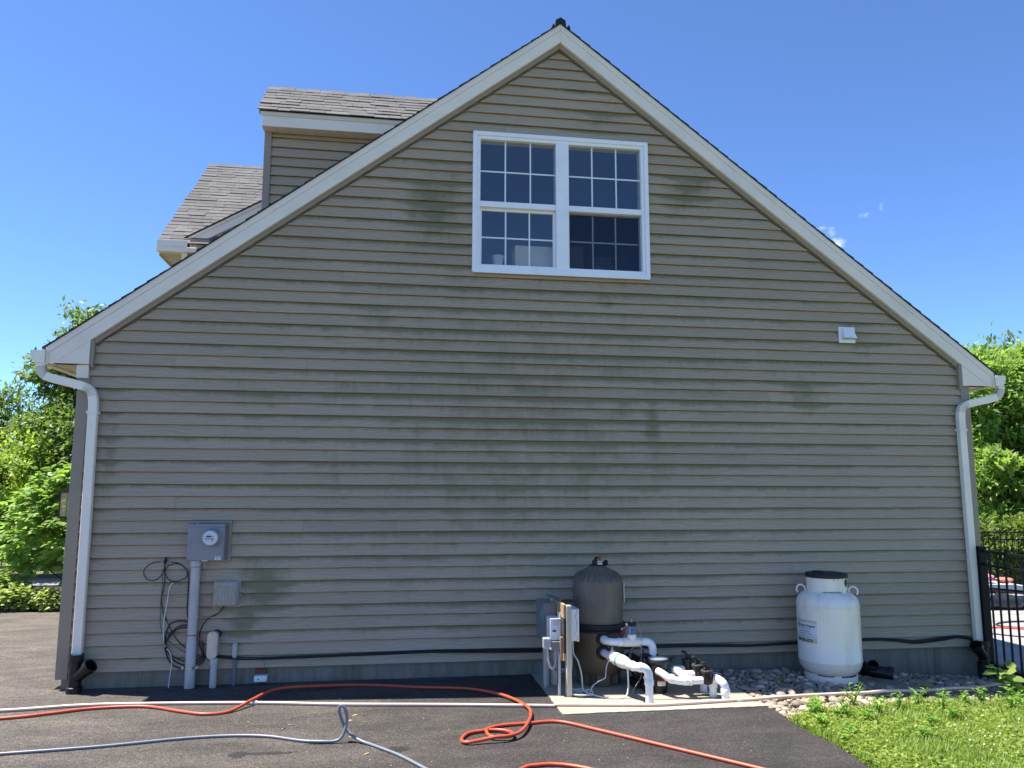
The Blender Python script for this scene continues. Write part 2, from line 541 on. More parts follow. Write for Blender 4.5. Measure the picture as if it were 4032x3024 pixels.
class MB:
    def __init__(s):
        s.v = []
        s.f = []

    def add(s, vs, fs):
        o = len(s.v)
        s.v += [tuple(map(float, v)) for v in vs]
        s.f += [tuple(i + o for i in f) for f in fs]
        return s

    def box(s, x0, x1, y0, y1, z0, z1):
        return s.add([(x0, y0, z0), (x1, y0, z0), (x1, y1, z0), (x0, y1, z0), (x0, y0, z1), (x1, y0, z1), (x1, y1, z1), (x0, y1, z1)],
                     [(0, 3, 2, 1), (4, 5, 6, 7), (0, 1, 5, 4), (1, 2, 6, 5), (2, 3, 7, 6), (3, 0, 4, 7)])

    def prism(s, poly, y0, y1):
        """poly: (x, z) points counter-clockwise seen from -Y, extruded in Y"""
        n = len(poly)
        vs = [(x, y0, z) for x, z in poly] + [(x, y1, z) for x, z in poly]
        fs = [tuple(range(n)), tuple(range(2 * n - 1, n - 1, -1))]
        for i in range(n):
            j = (i + 1) % n
            fs.append((i, i + n, j + n, j))
        return s.add(vs, fs)

    def prism_z(s, poly, z0, z1):
        n = len(poly)
        vs = [(x, y, z0) for x, y in poly] + [(x, y, z1) for x, y in poly]
        fs = [tuple(range(n - 1, -1, -1)), tuple(range(n, 2 * n))]
        for i in range(n):
            j = (i + 1) % n
            fs.append((i, j, j + n, i + n))
        return s.add(vs, fs)

    def tube(s, path, r, seg=10, caps=True, closed=False, flat=None):
        """sweep; r a number or list; flat=(a,b,up): rectangular section a wide, b deep"""
        P = [np.array(p, float) for p in path]
        n = len(P)
        if not hasattr(r, '__len__'):
            r = [r] * n
        T = []
        for i in range(n):
            if closed:
                t = P[(i + 1) % n] - P[(i - 1) % n]
            else:
                t = P[min(i + 1, n - 1)] - P[max(i - 1, 0)]
            T.append(t / (np.linalg.norm(t) + 1e-12))
        up = np.array(flat[2], float) if flat else (np.array((0, 0, 1.)) if abs(T[0][2]) < .9 else np.array((1., 0, 0)))
        nrm = up - T[0] * np.dot(up, T[0])
        nrm /= np.linalg.norm(nrm)
        rings = []
        for i in range(n):
            nrm = nrm - T[i] * np.dot(nrm, T[i])
            nrm /= np.linalg.norm(nrm) + 1e-12
            bi = np.cross(T[i], nrm)
            if flat:
                a, b = flat[0] / 2, flat[1] / 2
                c = .18 * min(a, b)
                sec = [(a, -b + c), (a, b - c), (a - c, b), (-a + c, b), (-a, b - c), (-a, -b + c), (-a + c, -b), (a - c, -b)]
                rings.append([P[i] + bi * q * (r[i] if r[i] != 1 else 1) + nrm * w * (r[i] if r[i] != 1 else 1) for q, w in sec])
            else:
                rings.append([P[i] + r[i] * (math.cos(2 * math.pi * k / seg) * nrm + math.sin(2 * math.pi * k / seg) * bi) for k in range(seg)])
        m = len(rings[0])
        vs = [v for rg in rings for v in rg]
        fs = []
        for i in range(n if closed else n - 1):
            a, b = i * m, ((i + 1) % n) * m
            for k in range(m):
                k2 = (k + 1) % m
                fs.append((a + k, a + k2, b + k2, b + k))
        if caps and not closed:
            fs.append(tuple(range(m - 1, -1, -1)))
            fs.append(tuple(range((n - 1) * m, n * m)))
        return s.add(vs, fs)

    def cyl(s, p0, p1, r, seg=16, r1=None):
        return s.tube([p0, p1], [r, r if r1 is None else r1], seg)

    def lathe(s, prof, c=(0, 0), seg=40, axis='z', closed_bottom=True):
        """prof: (r, z) from bottom to top round a vertical axis at c"""
        vs, fs = [], []
        for r_, z in prof:
            for k in range(seg):
                a = 2 * math.pi * k / seg
                vs.append((c[0] + r_ * math.cos(a), c[1] + r_ * math.sin(a), z))
        for i in range(len(prof) - 1):
            for k in range(seg):
                k2 = (k + 1) % seg
                fs.append((i * seg + k, i * seg + k2, (i + 1) * seg + k2, (i + 1) * seg + k))
        if closed_bottom:
            fs.append(tuple(range(seg - 1, -1, -1)))
            n = (len(prof) - 1) * seg
            fs.append(tuple(range(n, n + seg)))
        return s.add(vs, fs)

    def lathe_dir(s, prof, origin, direction, seg=24):
        """prof (r, t) along a direction"""
        d = Vector(direction).normalized()
        q = d.to_track_quat('Z', 'Y')
        b = MB().lathe(prof, (0, 0), seg)
        return s.add([tuple(Vector(origin) + q @ Vector(v)) for v in b.v], b.f)

    def move(s, fn):
        s.v = [tuple(fn(*v)) for v in s.v]
        return s

    def mesh(s, name, mat, org=(0, 0, 0), smooth=None):
        me = bpy.data.meshes.new(name)
        ox, oy, oz = org
        me.from_pydata([(x - ox, y - oy, z - oz) for x, y, z in s.v], [], s.f)
        if mat:
            me.materials.append(MATS[mat])
        if smooth:
            me.polygons.foreach_set('use_smooth', [True] * len(me.polygons))
            me.set_sharp_from_angle(angle=rad(smooth))
        me.update()
        return me

    def build(s, name, mat, parent=None, smooth=None, bevel=0, org=None):
        if parent is not None:
            org = ORG[parent.as_pointer()]
        elif org is None:
            a = np.array(s.v)
            org = (float(a[:, 0].mean()), float(a[:, 1].mean()), float(a[:, 2].min()))
        o = bpy.data.objects.new(name, s.mesh(name, mat, org, smooth))
        COL.objects.link(o)
        if parent is not None:
            o.parent = parent
        else:
            o.location = org
        ORG[o.as_pointer()] = org
        if bevel:
            md = o.modifiers.new('bevel', 'BEVEL')
            md.width = bevel
            md.segments = 2
            md.limit_method = 'ANGLE'
            md.angle_limit = rad(50)
        return o


def tag(o, label=None, cat=None, group=None, kind=None):
    if label:
        o['label'] = label
    if cat:
        o['category'] = cat
    if group:
        o['group'] = group
    if kind:
        o['kind'] = kind
    return o


def thing(name, label, cat, loc, group=None):
    o = bpy.data.objects.new(name, None)
    COL.objects.link(o)
    o.location = loc
    o.empty_display_size = .1
    ORG[o.as_pointer()] = tuple(loc)
    return tag(o, label, cat, group)


def piece(name, mesh, parent, loc, rot=(0, 0, 0), scale=(1, 1, 1)):
    """a part that shares mesh data; loc in world coordinates"""
    o = bpy.data.objects.new(name, mesh)
    COL.objects.link(o)
    if parent is not None:
        o.parent = parent
        g = ORG[parent.as_pointer()]
        o.location = (loc[0] - g[0], loc[1] - g[1], loc[2] - g[2])
    else:
        o.location = loc
    o.rotation_euler = rot
    o.scale = scale
    ORG[o.as_pointer()] = tuple(loc)
    return o


def np_mesh(name, V, F, mat, smooth=False):
    me = bpy.data.meshes.new(name)
    nv, nf, k = len(V), len(F), F.shape[1]
    me.vertices.add(nv)
    me.vertices.foreach_set('co', np.ascontiguousarray(V, np.float32).ravel())
    me.loops.add(nf * k)
    me.loops.foreach_set('vertex_index', np.ascontiguousarray(F, np.int32).ravel())
    me.polygons.add(nf)
    me.polygons.foreach_set('loop_start', np.arange(0, nf * k, k, dtype=np.int32))
    me.polygons.foreach_set('loop_total', np.full(nf, k, np.int32))
    me.update(calc_edges=True)
    me.validate()
    me.materials.append(MATS[mat])
    if smooth:
        me.polygons.foreach_set('use_smooth', [True] * nf)
    return me


def unit(a):
    return a / (np.linalg.norm(a, axis=-1, keepdims=True) + 1e-9)


def leaf_arrays(C, D, N, L, Wd, fold=.25, rich=False):
    """C base points, D leaf directions, N approximate normals, L lengths, Wd widths"""
    D = unit(D)
    S = unit(np.cross(D, N))
    Nn = np.cross(S, D)
    L = L[:, None]
    Wd = Wd[:, None]
    if not rich:
        v0 = C
        v1 = C + D * L * .45 + S * Wd * .5 + Nn * Wd * fold
        v2 = C + D * L
        v3 = C + D * L * .45 - S * Wd * .5 + Nn * Wd * fold
        V = np.stack([v0, v1, v2, v3], 1).reshape(-1, 3)
        n = len(C)
        b = np.arange(n)[:, None] * 4
        F = np.concatenate([b + np.array([[0, 1, 2]]), b + np.array([[0, 2, 3]])], 0)
        return V, F
    pts = []
    drop = -Nn * L * .06
    for t, w, d in ((0, 0, 0), (.28, .46, .3), (.6, .42, 1.0), (1.0, 0, 3.2), (.6, -.42, 1.0), (.28, -.46, .3), (.28, 0, .3), (.6, 0, 1.0)):
        pts.append(C + D * L * t + S * Wd * w + (Nn * Wd * fold * abs(w)) + drop * d)
    V = np.stack(pts, 1).reshape(-1, 3)
    b = np.arange(len(C))[:, None] * 8
    tri = [(0, 1, 6), (1, 2, 7), (1, 7, 6), (2, 3, 7), (3, 4, 7), (4, 5, 6), (4, 6, 7), (5, 0, 6)]
    F = np.concatenate([b + np.array([q]) for q in tri], 0)
    return V, F


# ------------------------------------------------------------------ setting: ground, drive, pad, beds
def zg(x, y=0):
    return -.15 - .055 * min(max(x - 6.6, 0), 3.2)


def structure(o):
    o['kind'] = 'structure'
    return o


def build_ground():
    # ground sheet to the horizon
    xs = [-400, -60, -20, -8, -3, 0, 6.1, 6.6, 7.4, 8.2, 9.0, 9.8, 14, 20, 60, 400]
    ys = [-400, -60, -20, -10, -6, -3, -1, 0, 4, 10, 20, 60, 400]
    b = MB()
    vs = [(x, y, zg(x) - .035 - (.0 if y < 12 else min((y - 12) * .01, .4))) for y in ys for x in xs]
    n = len(xs)
    fs = [(j * n + i, j * n + i + 1, (j + 1) * n + i + 1, (j + 1) * n + i) for j in range(len(ys) - 1) for i in range(n - 1)]
    b.add(vs, fs)
    structure(b.build('ground', 'lawn', org=(0, 0, 0)))
    # asphalt drive with ragged edge along the lawn
    edge = [(6.15 + .018 * math.sin(y * 7) + RS.uniform(-.012, .012), y) for y in np.arange(-14, -1.44, .08)]
    poly = [(-9, -14)] + edge + [(6.14, -1.44), (6.14, .03), (-.05, .03), (-.05, 4.95)]
    x = -.3
    while x > -9:
        poly.append((x, 5.0 + RS.uniform(-.03, .03)))
        x -= .25
    poly.append((-9, 5.0))
    b = MB().prism_z(poly, -.20, -.15)
    structure(b.build('driveway', 'asphalt', org=(0, 0, 0)))
    # concrete pad for the pool equipment
    fl = [(4.385 + RS.uniform(-.006, .006), y) for y in np.arange(0.0, -1.43, -.04)]
    fb = [(x, -1.435 + RS.uniform(-.007, .007)) for x in np.arange(4.39, 6.15, .04)]
    b = MB().prism_z(fl + fb + [(6.16, -1.44), (6.16, 0.0)], -.25, -.142)
    structure(b.build('equipment_pad', 'pad_concrete', org=(5.2, -.7, -.25)))
    # planting bed on the left behind the drive, with a paved walk
    structure(MB().prism_z([(-12, 5.0), (-.1, 5.0), (-.1, 8.4), (-12, 8.4)], -.2, -.16).build('planting_bed', 'mulch', org=(-5, 6, -.2)))
    structure(MB().prism_z([(-12, 8.45), (-1, 8.45), (-1, 9.7), (-12, 9.7)], -.2, -.13).build('garden_path', 'walk', org=(-5, 9, -.2)))
    # pool deck on the right
    deck = structure(MB().prism_z([(9.75, -.2), (22, -3.5), (22, 6.6), (13.4, 6.9), (9.75, 6.9)], -.47, -.372).build('pool_deck', 'soil', org=(12, 3, -.47)))
    me = MB().box(-.295, .295, -.295, .295, 0, .03).mesh('paver', 'paver')
    k = 0
    for i in range(12):
        for j in range(11):
            x, y = 10.07 + i * .605, .1 + j * .605
            if x > 16.6 or y > 6.5:
                continue
            piece('paver', me, deck, (x, y, -.376 + RS.uniform(0, .004)))
    structure(MB().prism_z([(9.42, -.15), (9.75, -.2), (9.75, 6.9), (9.42, 6.9)], -.5, -.36).build('deck_border', 'foundation', org=(9.6, 3, -.5)))


build_ground()


# ------------------------------------------------------------------ the house
HW, PX, PZ, SL = 9.402, 4.70, 6.777, .7555     # width, peak x, roof line at the peak, pitch


def roof_z(x):
    return PZ - SL * abs(x - PX)


C_ = .1143
house = thing('house', 'taupe vinyl-sided gable house with white rake boards and a paired window', 'house', (4.7, 0, -.15))


def siding_course(parent, k, y0, xl, xr, z0, z1, cuts, holes=(), name='siding_board', mat='siding', amp=.0034):
    """one lap of siding: xl(z), xr(z) are its ends; cuts are seams; holes = (xa, xb, za, zb)"""
    zc = z0
    spans = []
    segs = [(None, None)]
    hs = [h for h in holes if h[2] < z1 - .003 and h[3] > z0 + .003]
    ends = [None] + sorted(cuts) + [None]
    for a, b in zip(ends[:-1], ends[1:]):
        parts = [(a, b, z0, z1)]
        for h in hs:
            new = []
            for (p, q, za, zb) in parts:
                pl = p if p is not None else -99
                qr = q if q is not None else 99
                if h[0] >= qr or h[1] <= pl:
                    new.append((p, q, za, zb))
                    continue
                if pl < h[0]:
                    new.append((p, h[0], za, zb))
                if qr > h[1]:
                    new.append((h[1], q, za, zb))
                ia, ib = (h[0] if pl < h[0] else p), (h[1] if qr > h[1] else q)
                if h[2] > za + .004:
                    new.append((ia, ib, za, h[2]))
                if h[3] < zb - .004:
                    new.append((ia, ib, h[3], zb))
            parts = new
        spans += parts
    gx = np.linspace(-1, 11, 41)
    wob = RS.uniform(-amp, amp, 41)
    wob2 = RS.uniform(-.0028, .0028, 41)
    for p, q, za, zb in spans:
        x0b = max(xl(za), p + .0011) if p is not None else xl(za)
        x1b = min(xr(za), q - .0011) if q is not None else xr(za)
        x0t = max(xl(zb), p + .0011) if p is not None else xl(zb)
        x1t = min(xr(zb), q - .0011) if q is not None else xr(zb)
        if x1b - x0b < .004:
            continue
        if x1t - x0t < .002:
            m_ = .5 * (x0t + x1t)
            x0t, x1t = m_ - .001, m_ + .001
        n = max(1, int((x1b - x0b) / .3))
        gv = .0055 if abs(zb - z1) < .001 else -.003
        b = MB()
        vs = []
        full = abs(za - z0) < .001
        fa, fb = (za - z0) / (z1 - z0), (zb - z0) / (z1 - z0)
        ya = y0 - .020 + .027 * fa
        yb = y0 - .020 + .027 * fb
        for i in range(n + 1):
            t = i / n
            xb, xt = x0b + (x1b - x0b) * t, x0t + (x1t - x0t) * t
            w = np.interp(xb, gx, wob) if full else 0
            w2 = np.interp(xb, gx, wob2)
            # under-lap return, rolled butt edge, face
            vs += [(xb, y0 + .016, za + w + .003), (xb, ya + w2 + .003, za + w), (xb, ya + w2, za + w + .004), (xt, yb + w2 * .3, zb - gv), (xt, y0 + .019, zb - gv + .001), (xt, y0 + .020, zb + .006)]
        fs = []
        for i in range(n):
            o = i * 6
            for j in range(5):
                fs.append((o + j, o + 6 + j, o + 7 + j, o + 1 + j))
        b.add(vs, fs)
        b.build(name, mat, parent, smooth=35)


def build_house():
    H = house
    # sheathing with the window opening; carries the siding
    hx0, hx1, hz0, hz1 = 3.80, 5.64, 3.965, 5.43
    b = MB()
    y0, y1 = .0215, .12
    b.prism([(0.0, -.01), (hx0, -.01), (hx0, roof_z(hx0) - .12), (0.0, roof_z(0) - .12)], y0, y1)
    b.prism([(hx1, -.01), (HW, -.01), (HW, roof_z(HW) - .12), (hx1, roof_z(hx1) - .12)], y0, y1)
    b.prism([(hx0, -.01), (hx1, -.01), (hx1, hz0), (hx0, hz0)], y0, y1)
    b.prism([(hx0, hz1), (hx1, hz1), (hx1, roof_z(hx1) - .12), (PX, PZ - .12), (hx0, roof_z(hx0) - .12)], y0, y1)
    wall = b.build('gable_wall', 'rake_trim', H)
    # laps with seams on every other course
    seams = {0: [], 4: [3.16], 6: [3.78, 7.2], 8: [2.0], 10: [2.12, 3.02, 6.6], 12: [.93, 4.32], 14: [2.97, 7.9], 16: [5.9], 18: [1.35, 4.98],
             20: [3.53, 5.70], 22: [2.4, 7.0], 24: [.85, 2.10], 26: [2.80, 6.4], 28: [1.91, 4.6], 30: [3.3, 7.3], 32: [2.42, 6.01], 34: [3.0], 36: [6.85], 38: [2.9], 42: [3.3], 48: [4.1]}
    inset = .287                     # vertical distance from roof line to the top of the siding
    zin = lambda x: roof_z(x) - inset

    def xl(z):
        return max(.004, PX - (PZ - inset - z) / SL)

    def xr(z):
        return min(HW - .004, PX + (PZ - inset - z) / SL)
    for k in range(57):
        z0 = k * C_
        z1 = min(z0 + C_, PZ - inset - .002)
        if z1 - z0 < .01:
            continue
        siding_course(wall, k, 0.0, xl, xr, z0, z1, seams.get(k - k % 2, []), holes=[(hx0 - .01, hx1 + .01, hz0 - .005, hz1 + .005)])
    # outside corner posts
    for x0, x1, xa in ((-.022, .085, 0), (HW - .085, HW + .022, HW)):
        b = MB().box(x0, x1, -.022, .10, -.055, 2.86)
        b.build('corner_post', 'corner_post', H, bevel=.004)
    # foundation
    f = MB().box(.02, HW - .02, .022, .2, -.9, .004).build('foundation', 'foundation', H)
    for x in (.7, 1.62, 2.55, 3.46, 4.20, 5.05, 5.86, 6.02, 7.0, 7.9, 8.8):
        MB().box(x, x + .012, .017, .03, -.6, .0).build('form_seam', 'foundation', f)
    # side and rear walls, floor deck
    b = MB().box(.0, .1, .12, 9, -.9, 2.86)
    b.box(HW - .1, HW, .12, 9, -.9, 2.86).box(0, HW, 8.9, 9, -.9, 6.4)
    b.build('side_wall', 'rake_trim', H)
    # roof slabs with stepped shingle courses along the rake
    for sgn in (-1, 1):
        b = MB()
        X = lambda d: PX + sgn * d
        end = 5.03
        n = int(end / math.cos(math.atan(SL)) / .142) + 1
        prof = [(0, PZ - .07), (0, PZ + .002)]
        de = end / n
        tops = []
        for i in range(n):
            d0, d1 = i * de, (i + 1) * de
            jit = RS.uniform(-.002, .003)
            tops += [(d0, PZ - SL * d0 + .009 + jit), (d1, PZ - SL * d1 + .019 + jit)]
        low = [(end, PZ - SL * end + .001), (0, PZ + .001)]
        poly = [(X(d), z) for d, z in tops] + [(X(d), z) for d, z in low]
        if sgn > 0:
            poly = poly[::-1]
        b.prism(poly, -.098, 9.1)
        b.build('roof', 'shingle_edge', H)
        # rake: drip trim over fascia, each a board of its own
        for nm, t0, t1, yy, mt in (('rake_trim_board', .0, .072, -.084, 'trim_white'), ('rake_board', .0735, .212, -.078, 'trim_white'), ('rake_channel', .212, .262, -.040, 'rake_trim')):
            e = 5.0 if nm != 'rake_channel' else 4.60
            if nm == 'rake_board':
                e = 4.985
            p = [(X(.0005), PZ - t0), (X(e), PZ - SL * e - t0), (X(e), PZ - SL * e - t1), (X(.0005), PZ - t1)]
            if nm == 'rake_board':
                p = [(X(.0005), PZ - t0), (X(e), PZ - SL * e - t0), (X(e), 2.842), (X(4.93), 2.842), (X(.0005), PZ - t1)]
                p[3] = (X(4.93), max(2.842, PZ - SL * 4.93 - t1))
            if sgn > 0:
                p = p[::-1]
            MB().prism(p[::-1], yy, .02).build(nm, mt, H, bevel=.002)
        # boxed eave return
        p = [(X(4.615), PZ - SL * 4.615 - .21), (X(4.93), PZ - SL * 4.93 - .21), (X(4.96), 2.846), (X(4.615), 2.846)]
        p = p if sgn < 0 else p[::-1]
        MB().prism(p, -.074, .0).build('eave_return', 'trim_white', H, bevel=.002)
        p = [(X(4.615), 3.10), (X(4.612), 2.846), (X(4.583), 2.80), (X(4.583), 3.075)]
        MB().prism(p if sgn < 0 else p[::-1], -.058, .0).build('return_channel', 'rake_trim', H, bevel=.002)
        # soffit running back under the eave, fascia, gutter
        xa, xb = sorted((X(4.70), X(4.97)))
        s = MB()
        for i in range(56):
            s.box(xa, xb, -.06 + i * .162, .094 + i * .162, 2.846, 2.852)
        s.box(xa, xb, -.06, 9, 2.853, 2.862)
        s.build('soffit', 'soffit_cream', H)
        xa, xb = sorted((X(4.972), X(4.992)))
        MB().box(xa, xb, -.09, 9, 2.835, 2.975).build('fascia', 'trim_white', H)
        q = lambda d: X(4.995 + d)
        gp = [(q(0), 2.965), (q(0), 2.845), (q(.085), 2.845), (q(.10), 2.872), (q(.118), 2.895), (q(.128), 2.93), (q(.128), 2.965), (q(.12), 2.965), (q(.12), 2.935),
              (q(.108), 2.90), (q(.09), 2.878), (q(.08), 2.852), (q(.006), 2.852), (q(.006), 2.965)]
        gb = MB().prism(gp if sgn < 0 else gp[::-1], -.105, 9)
        gp2 = gp[:7]
        gb.prism(gp2 if sgn < 0 else gp2[::-1], -.112, -.104)
        gb.build('gutter', 'downspout', H)
        gx = sorted((q(.035), q(.062)))
        MB().box(q(-.002) if sgn > 0 else q(.03), q(.03) if sgn > 0 else q(-.002), -.117, -.1125, 2.843, 2.967).build('gutter_strap', 'downspout', H)
    MB().box(-.03, .078, -.045, .0, 2.716, 2.842).build('frieze_end', 'trim_white', H, bevel=.002)
    # ridge vent
    p = [(-.062, -.045), (-.055, .028), (0, .062), (.055, .028), (.062, -.045), (0, -.0)]
    b = MB().prism([(PX + a, PZ + z + .01) for a, z in p][::-1], -.10, 9)
    b.prism([(PX - .105, PZ - .07), (PX - .07, PZ - .045), (PX - .09, PZ - .02)][::-1], -.12, 9).prism([(PX + .105, PZ - .07), (PX + .09, PZ - .02), (PX + .07, PZ - .045)][::-1], -.12, 9)
    b.build('ridge_vent', 'ridge_black', H)


build_house()


def downspout(pts, strap_z, x):
    d = MB()
    path = catmull(pts[:7], 6)
    path = path + [np.array(p, float) for p in pts[7:]]
    d.tube(path, 1, flat=(.082, .062, (0, -1, 0)))
    o = d.build('downspout', 'downspout', house, smooth=40)
    # crimps on both elbows: rings standing proud
    for i in list(range(5, 14)) + list(range(25, 34)):
        if i + 1 < len(path):
            c, t = path[i], path[i + 1] - path[i]
            t = t / np.linalg.norm(t)
            MB().tube([c - t * .0022, c + t * .0022], 1, flat=(.087, .067, (0, -1, 0))).build('crimp', 'downspout_crease', o)
    MB().box(x - .050, x + .050, -.10, -.016, strap_z, strap_z + .028).build('strap', 'downspout', o, bevel=.003)
    for sx in (-1, 1):
        MB().cyl((x + sx * .036, -.106, strap_z + .014), (x + sx * .036, -.095, strap_z + .014), .008, 8).build('rivet', 'downspout', o)
    return o


downspout([(-.335, -.062, 2.86), (-.335, -.062, 2.80), (-.300, -.062, 2.735), (-.215, -.062, 2.70), (.045, -.062, 2.635), (.125, -.062, 2.585), (.150, -.062, 2.50), (.153, -.062, 2.44), (.165, -.062, 1.3), (.172, -.064, .14)], 2.37, .153)
downspout([(9.775, -.062, 2.86), (9.775, -.062, 2.80), (9.735, -.062, 2.735), (9.64, -.062, 2.70), (9.37, -.062, 2.64), (9.28, -.062, 2.59), (9.256, -.062, 2.50), (9.255, -.062, 2.44), (9.262, -.062, 1.3), (9.268, -.064, .05)], 2.33, 9.255)


def build_window():
    x0, x1, z0, z1 = 3.748, 5.684, 3.930, 5.482
    ym = -.052
    # outer casing with mitred flange
    def ring(a, b, c, d, t, ya, yb):
        m = MB()
        m.prism([(a, c), (b, c), (b - t, c + t), (a + t, c + t)], ya, yb)
        m.prism([(a + t, d - t), (b - t, d - t), (b, d), (a, d)], ya, yb)
        m.prism([(a, c), (a + t, c + t), (a + t, d - t), (a, d)], ya, yb)
        m.prism([(b - t, c + t), (b, c), (b, d), (b - t, d - t)], ya, yb)
        return m
    win = ring(x0, x1, z0, z1, .045, ym, .01).build('window', 'window_vinyl', house, bevel=.004)
    ring(x0 + .045, x1 - .045, z0 + .045, z1 - .045, .036, ym + .014, .10).build('inner_frame', 'window_vinyl', win, bevel=.003)
    MB().box(4.650, 4.790, ym + .006, .10, z0 + .046, z1 - .046).build('mullion', 'window_vinyl', win, bevel=.003)
    MB().box(x0 + .01, x1 - .01, ym - .012, ym + .002, z0 - .012, z0 + .004).build('sill', 'window_vinyl', win, bevel=.002)
    pane_mesh = {}
    for (a, b, scr) in ((3.829, 4.650, 0), (4.790, 5.603, 1)):
        zt, zb, zm = z1 - .081, z0 + .081, 4.690
        for up in (1, 0):
            lo, hi = (zm + .02, zt) if up else (zb, zm - .042)
            yy = .012 if up else .040
            screened = scr and not up
            if not up:
                ring(a, b, lo, hi, .024 if not screened else .018, yy - .014, yy + .02).build('sash', 'window_vinyl' if not screened else 'panel_grey', win, bevel=.002)
                lo += .024
                hi -= .022
                aa, bb = a + .024, b - .022
            else:
                aa, bb = a, b
            w, h = (bb - aa) / 3, (hi - lo) / 2
            for i in range(3):
                for j in range(2):
                    MB().box(aa + i * w + .001, aa + (i + 1) * w - .001, yy, yy + .005, lo + j * h + .001, lo + (j + 1) * h - .001).build('pane', 'screen_glass' if screened else 'glass', win)
            for i in (1, 2):
                MB().box(aa + i * w - .008, aa + i * w + .008, yy - .004, yy - .0005, lo, hi).build('grid_bar', 'muntin' if not screened else 'panel_grey', win)
            MB().box(aa, bb, yy - .0045, yy - .0008, lo + h - .008, lo + h + .008).build('grid_bar', 'muntin' if not screened else 'panel_grey', win)
        MB().box(a, b, ym + .02, .06, zm - .042, zm + .02).build('meeting_rail', 'window_vinyl', win, bevel=.003)
    # the room behind
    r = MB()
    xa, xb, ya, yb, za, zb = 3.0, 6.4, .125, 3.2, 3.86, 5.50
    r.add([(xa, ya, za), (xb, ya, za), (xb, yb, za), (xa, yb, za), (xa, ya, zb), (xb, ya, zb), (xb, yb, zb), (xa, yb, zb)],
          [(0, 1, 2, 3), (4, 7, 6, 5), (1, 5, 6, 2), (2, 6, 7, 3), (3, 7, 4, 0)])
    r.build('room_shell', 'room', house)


build_window()


def shingle_slope(parent, x0, x1, ya, za, yb, zb, rows, w, name):
    """rows of shingle tabs on a slope facing -Y, eave at (ya, za), ridge at (yb, zb)"""
    ang = math.atan2(zb - za, yb - ya)
    L = math.hypot(yb - ya, zb - za)
    e = L / rows
    meshes = []
    for q in range(4):
        ww = w * (0.62, .8, 1.0, 1.25)[q]
        b = MB()
        b.add([(0, 0, .004), (ww - .003, 0, .004), (ww - .003, 0, (.012, .014, .018, .013)[q]), (0, 0, (.012, .014, .018, .013)[q]), (0, e * 1.12, .001), (ww - .003, e * 1.12, .001), (ww - .003, e * 1.12, .006), (0, e * 1.12, .006)],
              [(0, 1, 2, 3), (3, 2, 6, 7), (0, 3, 7, 4), (1, 5, 6, 2), (0, 4, 5, 1), (4, 7, 6, 5)])
        meshes.append((ww, b.mesh('shingle', 'shingle')))
    for i in range(rows):
        s = i * e
        y, z = ya + s * math.cos(ang), za + s * math.sin(ang)
        x = x0 - RS.uniform(0, .02)
        first = True
        while x < x1:
            ww, me = meshes[RS.randint(4)]
            piece('shingle', me, parent, (x, y + RS.uniform(-.004, .004), z + RS.uniform(0, .004)), (ang, 0, 0))
            x += ww
            first = False


def ridge_cap(parent, x0, x1, yb, zb, sl, nm):
    x = x0
    i = 0
    while x < x1:
        lift = .016 + .006 * (i % 2)
        b = MB()
        b.add([(q, yb + dy, zb + lift - abs(dy) * sl - e) for q in (x, x + .16) for dy, e in ((-.10, 0), (0, 0), (.10, 0), (.10, .008), (0, .008), (-.10, .008))],
              [(0, 6, 7, 1), (1, 7, 8, 2), (5, 0, 1, 4), (4, 1, 2, 3), (0, 5, 11, 6), (6, 11, 10, 7), (7, 10, 9, 8)])
        b.build(nm, 'shingle', parent)
        x += .15
        i += 1


def build_dormer():
    H = house
    z_roof = lambda x: roof_z(x) + .01
    yw = .975
    x0 = 1.405
    # side wall
    b = MB().prism([(x0 + .03, z_roof(x0) - .1), (3.6, 5.70), (3.6, 5.80), (x0 + .03, 5.80)], yw + .0215, yw + .6)
    w = b.build('dormer_wall', 'rake_trim', H)
    zs = 4.80
    k = 0
    z0 = 4.80
    while z0 < 5.76:
        siding_course(w, k, yw, lambda z: x0 + .098, lambda z: min(4.2, PX - (PZ - z) / SL + .06), z0, min(z0 + C_, 5.77), [])
        z0 += C_
        k += 1
    MB().box(x0 + .021, x0 + .100, yw - .028, yw + .6, 4.2, 5.80).build('dormer_corner_post', 'corner_post', H, bevel=.003)
    # eave: soffit, fascia, frieze
    s = MB()
    x = x0 + .01
    while x < 3.7:
        s.box(x, x + .142, .815, yw, 5.772, 5.778)
        x += .150
    s.box(x0 + .01, 3.7, .815, yw + .1, 5.779, 5.79)
    s.build('dormer_soffit', 'soffit_cream', H)
    MB().box(x0 + .01, 4.0, .795, .815, 5.768, 5.905).build('dormer_fascia', 'trim_white', H, bevel=.002)
    MB().box(x0 - .012, 4.0, .782, .794, 5.890, 5.945).build('dormer_drip', 'soffit_cream', H)
    # roof deck, both slopes
    ya, za, yb, zb = .77, 5.945, 1.43, 6.56
    b = MB()
    b.add([(x0 - .02, ya, za - .01), (4.6, ya, za - .01), (4.6, yb, zb - .01), (x0 - .02, yb, zb - .01), (x0 - .02, 2 * yb - ya, za - .01), (4.6, 2 * yb - ya, za - .01),
           (x0 - .02, ya + .03, za - .05), (x0 - .02, 2 * yb - ya - .03, za - .05), (x0 - .02, yb, zb - .07)], [(0, 1, 2, 3), (3, 2, 5, 4), (0, 3, 8, 6), (3, 4, 7, 8)])
    d = b.build('dormer_roof', 'shingle_edge', H)
    shingle_slope(d, x0 - .035, 4.35, ya - .01, za - .006, yb, zb, 8, .22, 'dormer')
    ridge_cap(H, x0 - .03, 4.5, yb, zb, .93, 'dormer_ridge_cap')


build_dormer()


